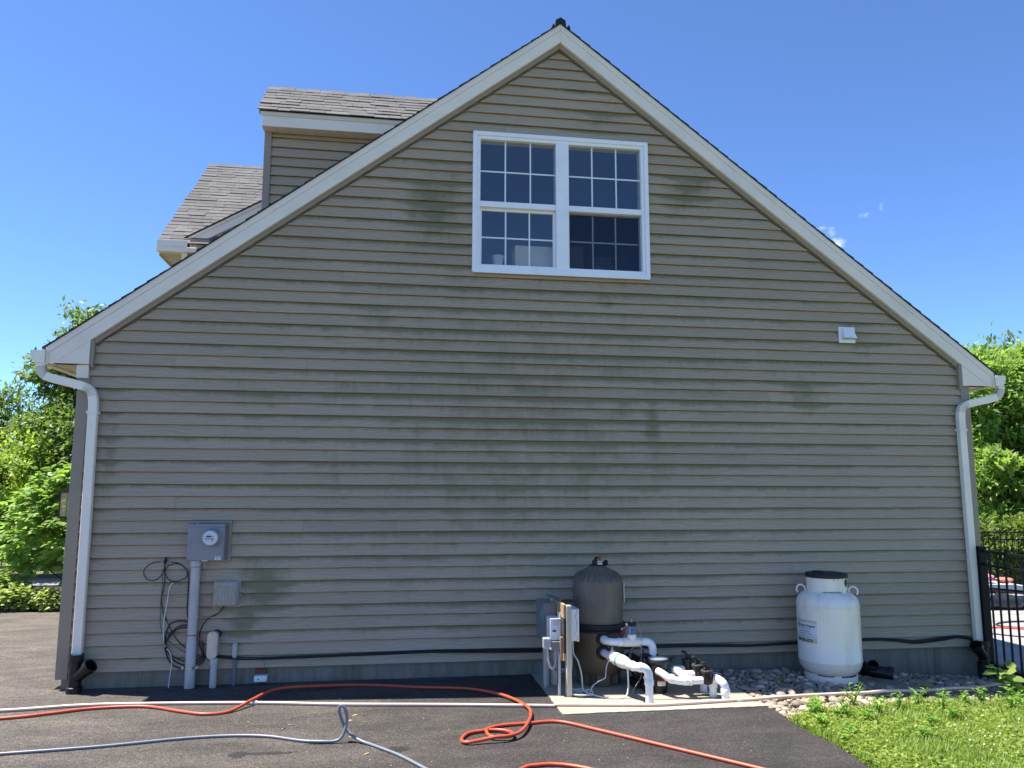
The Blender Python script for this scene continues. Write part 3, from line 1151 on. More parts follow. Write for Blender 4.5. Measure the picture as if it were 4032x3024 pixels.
def build_wing():
    H = house
    ya, za, yb, zb = 3.65, 5.215, 6.5, 7.61
    x0, x1 = -.455, 1.55
    b = MB()
    b.add([(x0, ya, za - .01), (x1, ya, za - .01), (x1, yb, zb - .01), (x0, yb, zb - .01), (x1, 9.3, za), (x0, 9.3, za), (x0, ya, za - .10), (x0, yb, zb - .10), (x0, 9.3, za - .1)],
          [(0, 1, 2, 3), (3, 2, 4, 5), (0, 3, 7, 6), (3, 5, 8, 7)])
    d = b.build('wing_roof', 'shingle_edge', H)
    shingle_slope(d, x0 - .012, x1 - .35, ya - .02, za - .008, yb, zb, 27, .25, 'wing')
    ridge_cap(H, x0 - .01, x1, yb, zb, .84, 'wing_ridge_cap')
    # eave with gutter and guard, soffit below
    g = MB().box(x0 + .02, .115, 3.53, 3.64, 5.05, 5.125)
    g.build('wing_gutter', 'downspout', H, bevel=.008)
    MB().box(x0 + .025, -.02, 3.505, 3.53, 5.118, 5.215).build('gutter_guard', 'downspout', H, bevel=.002)
    MB().box(x0 + .02, .115, 3.505, 3.528, 5.045, 5.112).build('gutter_lip', 'downspout', H, bevel=.006)
    s = MB()
    for i in range(9):
        s.box(x0 + .03, 1.2, 3.66 + i * .10, 3.75 + i * .10, 5.052, 5.058)
    s.box(x0 + .03, 1.2, 3.65, 4.6, 5.06, 5.07)
    s.build('wing_soffit', 'soffit_cream', H)
    MB().box(-.14, 1.4, 4.42, 9.0, 2.5, 5.05).build('wing_wall', 'rake_trim', H)
    MB().box(x0 + .02, x0 + .035, 3.65, 9.2, 5.02, 5.16).build('wing_rake_return', 'trim_white', H)
    MB().tube([(-.06, 3.60, 5.05), (-.06, 3.60, 4.97), (-.045, 3.64, 4.90), (-.03, 3.9, 4.75), (-.03, 4.3, 4.6)], 1, flat=(.08, .06, (0, -1, 0))).build('wing_downspout', 'downspout', H, smooth=40)
    MB().box(-.02, .24, 3.67, 3.79, 4.95, 5.295).build('wing_eave_block', 'rake_trim', H)
    # rake of the roof that dies onto it
    y = 3.80
    sl = .595
    xa, zz = -.10, 5.36
    top = lambda x: 5.33 + sl * (x + .105)
    MB().prism([(-.105, 5.318), (.155, 5.318), (1.5, top(1.5) - .185), (1.5, top(1.5) - .045), (-.02, top(-.02) - .045)], y - .02, y + .03).build('wing_rake_board', 'trim_white', H, bevel=.002)
    MB().prism([(-.14, top(-.14)), (-.03, top(-.03) - .048), (1.5, top(1.5) - .048), (1.5, top(1.5))][::1], y - .035, y + .03).build('wing_rake_trim', 'trim_white', H, bevel=.002)
    MB().prism([(-.17, top(-.17) + .002), (1.5, top(1.5) + .002), (1.5, top(1.5) + .022), (-.17, top(-.17) + .022)], y - .05, y + .5).build('wing_rake_shingle', 'shingle_edge', H)
    MB().box(-.14, .155, y - .06, y + .02, 5.297, 5.318).build('wing_flashing', 'ink_black', H)
    MB().prism([(.155, 5.317), (.185, 5.317), (1.5, top(1.5) - .212), (1.5, top(1.5) - .186)], y - .012, y + .02).build('wing_rake_channel', 'rake_trim', H)
    wl_ = MB().prism([(.19, 4.6), (1.5, 4.6), (1.5, top(1.5) - .2), (.19, 5.317)], y + .0215, y + .1).build('wing_gable', 'rake_trim', H)
    k = 0
    z0 = 4.70
    while z0 < 6.0:
        xlf = lambda z: max(.195, .185 + (z - 5.317) / sl)
        if xlf(z0) < 1.4:
            siding_course(wl_, k, y, xlf, lambda z: 1.5, z0, z0 + C_, [])
        z0 += C_
        k += 1


build_wing()


# ------------------------------------------------------------------ things on the gable wall
def build_meter():
    t = thing('electric_meter', 'blue grey meter box with round glass meter on a siding-coloured mount', 'electric meter', (1.24, -.06, .98))
    b = MB()
    for a, c, d, e in ((1.066, 1.462, .982, 1.008), (1.066, 1.462, 1.342, 1.368)):
        b.box(a, c, -.03, .0, d, e)
    b.box(1.066, 1.092, -.03, 0, 1.008, 1.342).box(1.434, 1.462, -.03, 0, 1.008, 1.342).box(1.09, 1.436, -.018, .0, 1.0, 1.345)
    b.build('mounting_block', 'meter_frame', t, bevel=.003)
    MB().box(1.082, 1.415, -.115, -.018, 1.0, 1.322).build('box_body', 'meter_grey', t, bevel=.006)
    MB().box(1.078, 1.419, -.122, -.018, 1.316, 1.340).build('box_hood', 'meter_grey', t, bevel=.004)
    MB().box(1.10, 1.405, -.119, -.114, 1.006, 1.31).build('cover', 'meter_grey', t, bevel=.003)
    c = (1.302, -.119, 1.215)
    prof = [(.088, 0), (.092, .006), (.092, .018), (.082, .024), (.080, .02), (.080, .0)]
    MB().lathe_dir(prof, c, (0, -1, 0), 40).build('meter_ring', 'meter_grey', t, smooth=35)
    MB().lathe_dir([(.079, .0), (.079, .05), (.074, .068), (.066, .072)], c, (0, -1, 0), 40).build('meter_glass', 'glass_grey', t, smooth=35)
    face = MB().lathe_dir([(.064, .071), (.064, .0745)], c, (0, -1, 0), 40).build('meter_face', 'face_white', t)
    y = c[1] - .075
    MB().box(c[0] - .034, c[0] + .012, y - .0015, y + .002, 1.222, 1.236).build('display', 'lcd', face)
    MB().box(c[0] - .052, c[0] + .030, y - .0012, y + .002, 1.207, 1.213).build('blue_band', 'blue_mark', face)
    MB().cyl((c[0] + .026, y - .001, 1.229), (c[0] + .026, y + .002, 1.229), .005, 12).build('sensor', 'lcd', face)
    MB().cyl((c[0] + .022, y - .001, 1.199), (c[0] + .022, y + .002, 1.199), .014, 14).build('seal_disc', 'ink_grey', face)
    for dx, dz, w in ((-.04, 1.199, .034), (-.038, 1.190, .008), (-.024, 1.190, .008), (-.010, 1.190, .008), (-.022, 1.252, .030), (-.016, 1.249, .02)):
        MB().box(c[0] + dx, c[0] + dx + w, y - .001, y + .002, dz, dz + .0025).build('print_line', 'ink_grey', face)
    st = MB().box(1.338, 1.390, -.1205, -.1185, 1.008, 1.040).build('warning_sticker', 'sticker_white', t)
    MB().box(1.341, 1.387, -.1212, -.120, 1.030, 1.0355).build('sticker_band', 'red_mark', st)
    MB().box(1.350, 1.378, -.1212, -.120, 1.014, 1.024).build('sticker_text', 'ink_grey', st)
    MB().box(1.225, 1.275, -.125, -.114, .995, 1.010).build('hasp', 'brass', t, bevel=.002)
    MB().tube(catmull([(1.24, -.12, 1.0), (1.232, -.13, .985), (1.245, -.13, .978), (1.25, -.122, .99)], 5), .0025, 6).build('seal_wire', 'steel', t)
    MB().box(1.246, 1.256, -.126, -.120, .938, .980).build('seal_tag', 'sky_blue_tag', t, bevel=.002)
    MB().cyl((1.155, -.05, 1.332), (1.155, -.05, 1.352), .006, 8).build('screw', 'steel', t)


build_meter()


def build_conduits():
    t = thing('meter_conduit', 'fat grey service conduit running from the meter box into the drive', 'conduit', (1.16, -.07, -.15))
    x = 1.158
    MB().lathe_dir([(.043, 0), (.043, 1.10)], (x + .003, -.068, -.16), (0, 0, 1), 28).build('pipe', 'pvc_grey', t, smooth=40)
    MB().lathe_dir([(.049, 0), (.050, .004), (.050, .05), (.048, .054)], (x + .003, -.068, .945), (0, 0, 1), 28).build('collar', 'pvc_grey', t, smooth=40)
    MB().lathe_dir([(.046, 0), (.0462, .42), (.044, .424)], (x + .003, -.068, -.158), (0, 0, 1), 28).build('expansion_sleeve', 'pvc_grey', t, smooth=40)
    MB().lathe_dir([(.0455, 0), (.0455, .006)], (x + .003, -.068, .318), (0, 0, 1), 28).build('rubber_ring', 'ink_black', t)
    c = MB()
    c.tube(catmull([(x - .070, -.055, .03), (x - .045, -.07, .03), (x - .03, -.112, .03), (x, -.118, .03), (x + .03, -.112, .03), (x + .05, -.07, .03), (x + .075, -.055, .03)], 4), 1, flat=(.004, .028, (0, 0, 1)))
    c.build('pipe_clamp', 'steel', t, smooth=40)
    for sx in (-1, 1):
        MB().cyl((x + sx * .062, -.085, .03), (x + sx * .062, -.04, .03), .013, 6).build('clamp_bolt', 'steel', t)
    t = thing('conduit_body', 'grey conduit elbow box with a cream oval cover plate near the drive', 'conduit', (1.36, -.10, -.15))
    MB().lathe_dir([(.031, 0), (.031, .27)], (1.372, -.085, -.16), (0, 0, 1), 24).build('pipe', 'pvc_grey', t, smooth=40)
    MB().lathe_dir([(.037, 0), (.038, .004), (.038, .05), (.036, .054)], (1.372, -.085, .055), (0, 0, 1), 24).build('collar', 'pvc_grey', t, smooth=40)

    def stadium(cx, z0, z1, r, n=10):
        p = []
        for i in range(n + 1):
            a = math.pi * i / n
            p.append((cx + r * math.cos(a), z1 - r + r * math.sin(a)))
        for i in range(n + 1):
            a = math.pi + math.pi * i / n
            p.append((cx + r * math.cos(a), z0 + r + r * math.sin(a)))
        return p
    MB().prism(stadium(1.363, .112, .352, .040), -.118, -.055).build('body', 'pvc_grey', t, smooth=40)
    MB().cyl((1.375, -.06, .318), (1.375, .0, .318), .042, 20).build('wall_nipple', 'black_matte', t)
    cov = MB().prism(stadium(1.352, .108, .356, .0425), -.124, -.117).build('cover_plate', 'lb_cream', t, smooth=40, bevel=.0015)
    MB().prism(stadium(1.353, .150, .330, .021), -.130, -.123).build('cover_boss', 'lb_cream', cov, smooth=40, bevel=.002)
    for z in (.342, .120):
        MB().cyl((1.353, -.127, z), (1.353, -.122, z), .004, 8).build('cover_screw', 'ink_black', cov)
    t = thing('small_conduit_body', 'slim grey conduit fitting with two screws beside the cream cover', 'conduit', (1.545, -.05, -.15))
    MB().lathe_dir([(.015, 0), (.015, .27)], (1.548, -.03, -.16), (0, 0, 1), 16).build('pipe', 'pvc_grey_dark', t, smooth=40)
    MB().lathe_dir([(.018, 0), (.018, .035)], (1.548, -.03, -.09), (0, 0, 1), 16).build('coupling', 'pvc_grey_dark', t, smooth=40)
    MB().prism(stadium(1.546, .100, .240, .021), -.052, -.012).build('body', 'pvc_grey', t, smooth=40, bevel=.002)
    MB().prism(stadium(1.543, .106, .236, .0175), -.058, -.051).build('cover_plate', 'pvc_grey', t, smooth=40, bevel=.0015)
    for z in (.222, .120):
        MB().cyl((1.543, -.0605, z), (1.543, -.057, z), .0035, 8).build('cover_screw', 'ink_black', t)
    # telephone interface box
    t = thing('telephone_box', 'weathered grey telephone box with ribbed lid below the meter', 'utility box', (1.45, -.03, .56))
    MB().box(1.322, 1.570, -.022, -.006, .562, .812).build('back_plate', 'box_weathered', t, bevel=.004)
    MB().box(1.332, 1.556, -.07, -.02, .578, .806).build('body', 'box_weathered', t, bevel=.010)
    lid = MB().box(1.336, 1.545, -.084, -.068, .585, .800).build('lid', 'box_weathered', t, bevel=.008)
    for i in range(6):
        MB().box(1.356 + i * .0295, 1.3805 + i * .0295, -.0875, -.083, .618, .760).build('rib', 'box_weathered', lid, bevel=.002)
    MB().box(1.350, 1.535, -.0872, -.083, .766, .793).build('lid_band', 'box_weathered', lid, bevel=.002)
    MB().box(1.350, 1.535, -.0872, -.083, .588, .612).build('lid_band', 'box_weathered', lid, bevel=.002)
    MB().box(1.548, 1.585, -.062, -.04, .655, .682).build('hasp', 'box_weathered', t, bevel=.003)
    MB().cyl((1.572, -.066, .668), (1.572, -.038, .668), .007, 10).build('hasp_hole', 'ink_black', t)
    # little white junction under the siding
    t = thing('junction_box', 'small white outlet box on a reddish block at the foundation', 'utility box', (1.79, -.03, -.11))
    MB().box(1.735, 1.835, -.01, .022, -.062, -.012).build('backing_block', 'rust_red', t)
    MB().box(1.735, 1.850, -.075, .02, -.118, -.064).build('body', 'box_white', t, bevel=.006)
    MB().cyl((1.775, -.078, -.094), (1.775, -.074, -.094), .006, 10).build('knockout', 'ink_black', t)


build_conduits()


def cable(name, label, pts, r, mat, group=None, n=8, seg=7, parent=None, cat='cable'):
    b = MB().tube(catmull(pts, n), r, seg)
    o = b.build(name, mat, parent, smooth=60)
    if parent is None:
        tag(o, label, cat, group)
    return o


def w_(pts, y, j=0):
    return [(x, y - (j * (i % 2)), z) for i, (x, z) in enumerate(pts)]


def build_cables():
    t = thing('coax_loops', 'two black coax loops joined by metal connectors on the siding', 'cable', (.88, -.02, .80))
    cable('loop', '', w_([(.849, .986), (.791, .986), (.73, .962), (.691, .911), (.697, .863), (.731, .826), (.777, .818), (.823, .837), (.859, .885), (.871, .941), (.874, .985)], -.030), .0042, 'black_cable', parent=t)
    cable('loop', '', w_([(.923, .985), (1.002, .971), (1.055, .93), (1.082, .874), (1.057, .834), (.98, .804), (.925, .82), (.887, .868), (.884, .916), (.909, .952), (.963, .968), (1.019, .959), (1.068, .914)], -.034), .0042, 'black_cable', parent=t)
    for a, b_ in ((.838, .858), (.893, .903), (.910, .925)):
        MB().cyl((a, -.034, .986), (b_, -.034, .986), .0055, 8).build('connector', 'steel', t)
    MB().box(.862, .892, -.045, -.018, .975, 1.003).build('splitter', 'black_plastic', t, bevel=.003)
    MB().tube([(.877, -.03, 1.003), (.877, -.012, 1.028)], .010, 8).build('entry_boot', 'black_plastic', t)
    MB().box(.945, .985, -.04, -.02, .80, .812).build('cable_clip', 'black_plastic', t)
    cable('drop_cable', 'black drop cable running diagonally behind the fat conduit', w_([(.868, .975), (.874, .892), (.88, .796), (.863, .685), (.863, .621), (.88, .534), (.924, .438), (.984, .326), (1.043, .246), (1.13, .18), (1.24, .12)], -.024), .0042, 'black_cable')
    cable('vertical_cable', 'black cable dropping straight beside the fat conduit from the loops', w_([(1.082, .90), (1.093, .81), (1.092, .65), (1.094, .53), (1.116, .40), (1.125, .2)], -.022), .0045, 'black_cable')
    cable('white_cable', 'slack white cable hanging from the loops to the drive', w_([(.96, .796), (.932, .749), (.919, .637), (.906, .527), (.897, .432), (.904, .298), (.924, .212), (.957, .18), (.984, .116), (.988, .038), (.978, -.054), (.972, -.16)], -.045), .0048, 'cable_white')
    cable('green_wire', 'thin green ground wire left of the black loops', w_([(.876, .972), (.857, .892), (.86, .772), (.854, .613), (.857, .494), (.872, .375), (.91, .30), (1.0, .22), (1.12, .14)], -.020), .0028, 'cable_green')
    cable('grey_wire', 'thin tangled grey wire between the loops and the conduit', w_([(1.07, .85), (1.062, .79), (1.03, .72), (.97, .69), (.89, .655), (.865, .66), (.92, .70), (.95, .77), (.935, .81), (.90, .77), (.875, .67)], -.026, .006), .002, 'cable_tan')
    t = thing('cable_coil', 'large coil of black cable hung behind the fat conduit', 'cable', (1.05, -.02, .0))
    coils = [[(1.17, .41), (1.112, .431), (1.033, .444), (.957, .422), (.922, .352), (.916, .258), (.921, .18), (.961, .085), (1.026, .028), (1.127, .01), (1.24, .05), (1.285, .12)],
             [(1.18, .39), (1.114, .404), (1.037, .398), (.97, .344), (.928, .274), (.924, .22), (.951, .156), (1.024, .076), (1.127, .042), (1.23, .07), (1.28, .15)],
             [(1.19, .37), (1.117, .385), (1.039, .379), (.98, .337), (.937, .275), (.929, .213), (.976, .141), (1.055, .10), (1.126, .078), (1.22, .09), (1.262, .17), (1.245, .26)]]
    for i, c in enumerate(coils):
        cable('turn', '', w_(c, -.022 - .010 * i), .0058, 'black_cable', parent=t)
    cable('tail', '', w_([(.935, .365), (.921, .32), (.914, .26), (.92, .20)], -.045), .005, 'black_cable', parent=t)
    MB().box(.918, .94, -.05, -.018, .196, .214).build('hanger', 'black_plastic', t)
    cable('feed_cable', 'black cable curving from the telephone box down behind the fat conduit', w_([(1.43, .575), (1.388, .516), (1.304, .47), (1.252, .415), (1.224, .344), (1.222, .249), (1.25, .16), (1.30, .11)], -.026), .0048, 'black_cable')
    cable('copper_wire', 'orange wire looping under the telephone box', w_([(1.39, .57), (1.381, .508), (1.327, .477), (1.264, .474), (1.19, .505)], -.032), .003, 'cable_orange')
    cable('brown_wire', 'brown wire between the fat conduit and the cream cover plate', w_([(1.205, .33), (1.215, .297), (1.255, .209), (1.29, .129), (1.33, .06), (1.40, -.05), (1.415, -.15)], -.036), .0045, 'cable_orange')
    # bundle along the wall to the far corner
    t = thing('cable_bundle', 'long black cable bundle sagging along the bottom of the siding', 'cable', (5.2, -.02, .05))
    pts = [(1.26, .125), (1.36, .12), (1.52, .092), (1.72, .080), (2.2, .086), (2.8, .094), (3.39, .101), (3.9, .094), (4.37, .087), (5.0, .090), (5.7, .094), (6.3, .078), (6.7, .074), (7.2, .086), (7.98, .10), (8.3, .085), (8.55, .062), (8.85, .085), (9.05, .105), (9.2, .08), (9.3, .0)]
    for i in range(4):
        q = [(x, -.026 - .012 * (i % 2) + RS.uniform(-.003, .003), z + (.010, .0, -.012, .020)[i] * (.5 + .5 * math.sin(x * 1.3 + i)) + RS.uniform(-.004, .004)) for x, z in pts]
        cable('strand', '', q, (.009, .008, .0075, .006)[i], 'black_cable', parent=t)
    cable('ground_wire', 'thin green wire from the slim fitting to the small white outlet box', w_([(1.55, .098), (1.64, .092), (1.72, .086), (1.80, .072), (1.825, .02), (1.826, -.03)], -.045), .0026, 'cable_green')


build_cables()


def build_vent_lantern():
    t = thing('dryer_vent', 'white louvred dryer vent hood high on the right of the siding', 'vent', (7.96, -.03, 3.30))
    MB().box(7.862, 8.056, -.026, -.008, 3.302, 3.482).build('flange', 'box_white', t, bevel=.004)
    b = MB()
    b.add([(7.895, -.026, 3.462), (8.025, -.026, 3.462), (8.038, -.095, 3.345), (7.888, -.095, 3.345), (7.895, -.026, 3.335), (8.025, -.026, 3.335), (8.02, -.05, 3.462), (7.90, -.05, 3.462)],
          [(7, 3, 2, 6), (0, 7, 6, 1), (0, 4, 3, 7), (1, 6, 2, 5)])
    b.build('hood', 'box_white', t)
    MB().box(7.905, 8.015, -.06, -.027, 3.335, 3.343).build('damper', 'cup', t)
    MB().cyl((7.965, -.098, 3.36), (7.965, -.084, 3.36), .004, 8).build('screw', 'steel', t)
    t = thing('coach_lantern', 'bronze coach lantern with clear glass behind the left corner post', 'lantern', (-.17, .42, 1.36))
    x, y = -.145, .42
    MB().box(x - .095, x + .095, y - .095, y + .095, 1.385, 1.402).build('base', 'lantern_bronze', t, bevel=.003)
    MB().box(x - .09, x + .09, y - .09, y + .09, 1.625, 1.640).build('top_plate', 'lantern_bronze', t, bevel=.003)
    MB().box(x - .075, x + .075, y - .075, y + .075, 1.640, 1.665).build('cap', 'lantern_bronze', t, bevel=.003)
    MB().box(x - .045, x + .045, y - .045, y + .045, 1.665, 1.69).build('finial', 'lantern_bronze', t, bevel=.003)
    for sx in (-1, 1):
        for sy in (-1, 1):
            MB().box(x + sx * .085 - .006, x + sx * .085 + .006, y + sy * .085 - .006, y + sy * .085 + .006, 1.40, 1.626).build('corner_bar', 'lantern_bronze', t)
    for a in ((x - .083, x + .083, y - .0855, y - .0835), (x - .083, x + .083, y + .0835, y + .0855)):
        MB().box(*a, 1.402, 1.625).build('glass', 'glass', t)
    MB().box(x - .0855, x - .0835, y - .078, y + .078, 1.402, 1.625).build('glass', 'glass', t)
    MB().cyl((x, y, 1.402), (x, y, 1.50), .012, 10).build('candle', 'cable_white', t)
    MB().cyl((x, y, 1.59), (x, y, 1.626), .03, 12).build('socket', 'lantern_bronze', t)
    MB().box(x + .09, .0, y - .03, y + .03, 1.46, 1.52).build('arm', 'lantern_bronze', t, bevel=.003)


build_vent_lantern()


def build_window_items():
    # a shelf of stored things just inside the panes
    t = tag(MB().box(3.84, 5.60, .13, .60, 4.000, 4.035).build('window_shelf', 'cup'), 'shelf board just inside the upper window', 'shelf')
    o = tag(MB().lathe([(.048, 4.035), (.062, 4.160), (.070, 4.165), (.070, 4.178), (.060, 4.178), (.05, 4.050)], (4.05, .20), 24).build('paper_cup', 'cup', smooth=40), 'pale cup standing behind the lower left panes', 'cup')
    tag(MB().box(4.235, 4.66, .16, .42, 4.035, 4.300).build('storage_carton', 'cardboard', bevel=.004), 'large pale carton behind the lower panes of the left window', 'box')
    tag(MB().box(4.80, 4.995, .16, .40, 4.035, 4.320).build('brown_carton', 'cardboard', bevel=.004), 'carton behind the screened panes of the right window', 'box')
    t = thing('patterned_basket', 'dotted fabric basket behind the screened window', 'basket', (5.20, .26, 4.035))
    MB().box(5.09, 5.31, .16, .38, 4.035, 4.230).build('body', 'basket', t, bevel=.01)
    me = MB().lathe_dir([(.010, 0), (.020, 0.0), (.020, .003), (.010, .003)], (0, 0, 0), (0, -1, 0), 12).mesh('dot', 'basket_light')
    for i in range(5):
        for j in range(4):
            piece('dot', me, t, (5.115 + i * .042 + .02 * (j % 2), .159, 4.060 + j * .042))
    MB().lathe_dir([(.016, 0), (.03, 0), (.03, .004), (.016, .004)], (5.2, .159, 4.185), (0, -1, 0), 16).build('handle', 'basket_light', t)
    tag(MB().lathe([(.05, 4.035), (.10, 4.080), (.115, 4.160), (.10, 4.175), (.12, 4.190), (.09, 4.250), (.03, 4.260)], (5.46, .26), 24).build('towel_stack', 'teal_cloth', smooth=50), 'teal rounded bundle at the right end of the screened window', 'towels')
    tag(MB().lathe([(.03, 4.035), (.034, 4.090), (.03, 4.092)], (5.16, .145), 16).build('small_jar', 'box_white', smooth=40), 'small white jar in front of the patterned basket', 'jar')


build_window_items()


# ------------------------------------------------------------------ drains at the corners
def drain_wye(name, label, x, y, ztop, zbot, sgn, tilt=50):
    t = thing(name, label, 'drain pipe', (x, y, zbot))
    R = .056
    h = ztop - zbot
    MB().lathe([(R, zbot + .03), (R, ztop - .07), (R + .008, ztop - .062), (R + .008, ztop), (R + .001, ztop), (R - .006, ztop - .06)], (x, y), 28).build('riser', 'black_plastic', t, smooth=40)
    MB().lathe([(R + .012, zbot), (R + .012, zbot + .05), (R + .004, zbot + .055)], (x, y), 28).build('socket', 'black_plastic', t, smooth=40)
    d = Vector((sgn * math.sin(rad(tilt)), -.35, math.cos(rad(tilt)))).normalized()
    p = Vector((x, y, zbot + h * .36))
    b = MB()
    n = 28
    L = .21
    b.lathe_dir([(R - .004, .0), (R - .004, L - .05), (R + .008, L - .045), (R + .008, L), (R - .002, L), (R - .008, L - .09), (.001, L - .10)], p, d, n)
    b.build('branch', 'black_plastic', t, smooth=40)
    return t


drain_wye('drain_wye', 'black plastic drain fitting with an open branch under the left downspout', .185, -.115, .185, -.15, 1)
t_ = drain_wye('corner_drain', 'black drain elbow and ribbed pipe under the right downspout', 9.29, -.10, .075, -.20, -1, 45)
prof = []
z = -.40
while z < -.18:
    prof += [(.062, z), (.070, z + .006), (.070, z + .014), (.062, z + .02)]
    z += .024
MB().lathe(prof, (9.29, -.10), 28).build('ribbed_pipe', 'black_matte', t_, smooth=30)
t_ = thing('loose_pipe_elbow', 'loose black pipe elbow lying on the stones by the propane tank', 'drain pipe', (7.9, -.3, -.23))
MB().tube(catmull([(7.80, -.22, -.14), (7.83, -.30, -.145), (7.90, -.36, -.155), (7.985, -.42, -.165)], 5), .062, 22).build('elbow', 'black_plastic', t_, smooth=50)
MB().lathe_dir([(.068, 0), (.072, .004), (.072, .06), (.062, .06), (.058, .01)], (7.955, -.395, -.162), (.085, -.06, -.01), 22).build('bell', 'black_plastic', t_, smooth=40)
MB().lathe_dir([(.068, 0), (.072, .004), (.072, .05), (.064, .05)], (7.81, -.25, -.142), (-.03, .08, .01), 22).build('bell', 'black_plastic', t_, smooth=40)
MB().lathe_dir([(.045, -.02), (.052, .07), (.047, .07), (.04, .0)], (7.85, -.33, -.12), (-.35, -.6, .6), 18).build('stub', 'black_plastic', t_, smooth=40)


# ------------------------------------------------------------------ pool filter
def build_filter():
    cx, cy = 4.955, -.42
    t = thing('pool_filter', 'tall brown pool filter tank with black clamp band on the concrete pad', 'pool filter', (cx, cy, -.142))
    dome = [(0.2396, .415), (0.2415, .5), (0.2406, .62), (0.2386, .76), (0.2357, .80), (0.2250, .832), (0.1940, .866), (0.1455, .90), (0.0970, .930), (0.0757, .942), (0.0679, .945)]
    up = MB().lathe(dome, (cx, cy), 56).build('tank_top', 'filter_brown', t, smooth=30)
    for k in range(24):
        a = 2 * math.pi * (k + .5) / 24
        ca, sa = math.cos(a), math.sin(a)
        pr = [(.243, .803), (.2325, .836), (.205, .866), (.165, .893)]
        MB().tube([(cx + r * ca, cy + r * sa, z) for r, z in pr], .0032, 5).build('rib', 'filter_brown', up)
    MB().lathe([(.252, .344), (.268, .350), (.270, .366), (.258, .374), (.258, .392), (.270, .398), (.268, .414), (.250, .422)], (cx, cy), 56).build('clamp_band', 'black_plastic', t, smooth=30)
    MB().box(cx + .225, cx + .30, cy - .10, cy - .06, .362, .412).build('clamp_bolt', 'black_plastic', t, bevel=.006)
    MB().tube([(cx + .20, cy - .19, .382), (cx + .30, cy - .09, .392)], .011, 8).build('clamp_screw', 'steel', t)
    MB().add([(cx + .165, cy - .213, .366), (cx + .225, cy - .150, .366), (cx + .225, cy - .150, .386), (cx + .165, cy - .213, .386), (cx + .163, cy - .219, .366), (cx + .223, cy - .156, .366), (cx + .223, cy - .156, .386), (cx + .163, cy - .219, .386)],
             [(0, 3, 2, 1), (4, 5, 6, 7), (0, 1, 5, 4), (1, 2, 6, 5), (2, 3, 7, 6), (3, 0, 4, 7)]).build('clamp_label', 'sticker_white', t)
    low = MB().lathe([(.12, -.06), (.20, -.045), (.232, .0), (.238, .10), (.244, .30), (.247, .346)], (cx, cy), 56).build('tank_bottom', 'filter_low', t, smooth=35)
    # feet
    for a in (-92, 28, 148, -30, 208):
        ca, sa = math.cos(rad(a)), math.sin(rad(a))
        b = MB().box(-.062, .062, -.20, -.10, -.142, .02)
        ang = rad(a + 90)
        b.move(lambda x, y, z: (cx + x * math.cos(ang) - y * math.sin(ang), cy + x * math.sin(ang) + y * math.cos(ang), z))
        b.build('foot', 'filter_low', t, bevel=.006)
    MB().lathe([(.16, -.142), (.16, -.04)], (cx, cy), 32).build('skirt', 'filter_low', t, smooth=40)
    # port collars
    for z in (.293, .175):
        MB().lathe_dir([(.062, 0), (.062, .05), (.052, .055), (.05, .03)], (4.935, -.63, z), (.12, -1, 0), 24).build('port_collar', 'black_plastic', t, smooth=40)
    MB().box(4.90, 5.02, -.668, -.645, .325, .338).build('port_rib', 'filter_low', t)
    MB().box(4.90, 5.02, -.668, -.645, .345, .354).build('port_rib', 'filter_low', t)
    # air relief on top
    v = MB().lathe([(.075, .944), (.078, .948), (.076, .953), (.050, .955), (.048, .99), (.045, .995)], (cx, cy), 28).build('relief_valve', 'black_plastic', t, smooth=35)
    MB().box(cx - .048, cx + .03, cy - .055, cy - .02, .952, 1.0).build('valve_body', 'black_plastic', t, bevel=.004)
    g = MB().box(cx - .012, cx + .036, cy - .0575, cy - .0545, .956, .992).build('valve_label', 'sticker_white', t)
    MB().box(cx - .011, cx + .035, cy - .0585, cy - .0572, .970, .984).build('label_band', 'orange_mark', g)
    MB().tube([(cx + .03, cy - .03, .972), (cx + .085, cy - .03, .972)], .013, 12).build('valve_stem', 'black_plastic', t, smooth=40)
    MB().lathe_dir([(.024, 0), (.027, .004), (.027, .022), (.022, .028)], (cx + .066, cy - .03, .972), (1, 0, 0), 14).build('valve_knob', 'black_plastic', t, smooth=30)
    MB().tube(catmull([(cx - .02, cy - .03, 1.0), (cx - .028, cy - .03, 1.012), (cx - .01, cy - .03, 1.018), (cx + .03, cy - .035, 1.012)], 4), .009, 8).build('valve_lever', 'black_plastic', t, smooth=40)
    MB().tube([(cx - .002, cy - .04, 1.008), (cx + .034, cy - .045, 1.010)], .006, 8).build('lever_grip', 'orange_mark', t, smooth=40)
    MB().box(cx + .243, cx + .2505, cy - .06, cy + .0, .60, .78).build('side_label', 'sticker_white', t)


build_filter()


def elbow_pipe(parent, pts, r=.032, n=6, mat='pvc_white'):
    return MB().tube(catmull(pts, n), r, 20).build('pipe', mat, parent, smooth=40)


def coupling(parent, p, d, L=.05, r=.0380, mat='pvc_white', name='coupling'):
    return MB().lathe_dir([(r - .003, 0), (r, .003), (r, L - .003), (r - .003, L)], p, d, 22).build(name, mat, parent, smooth=40)


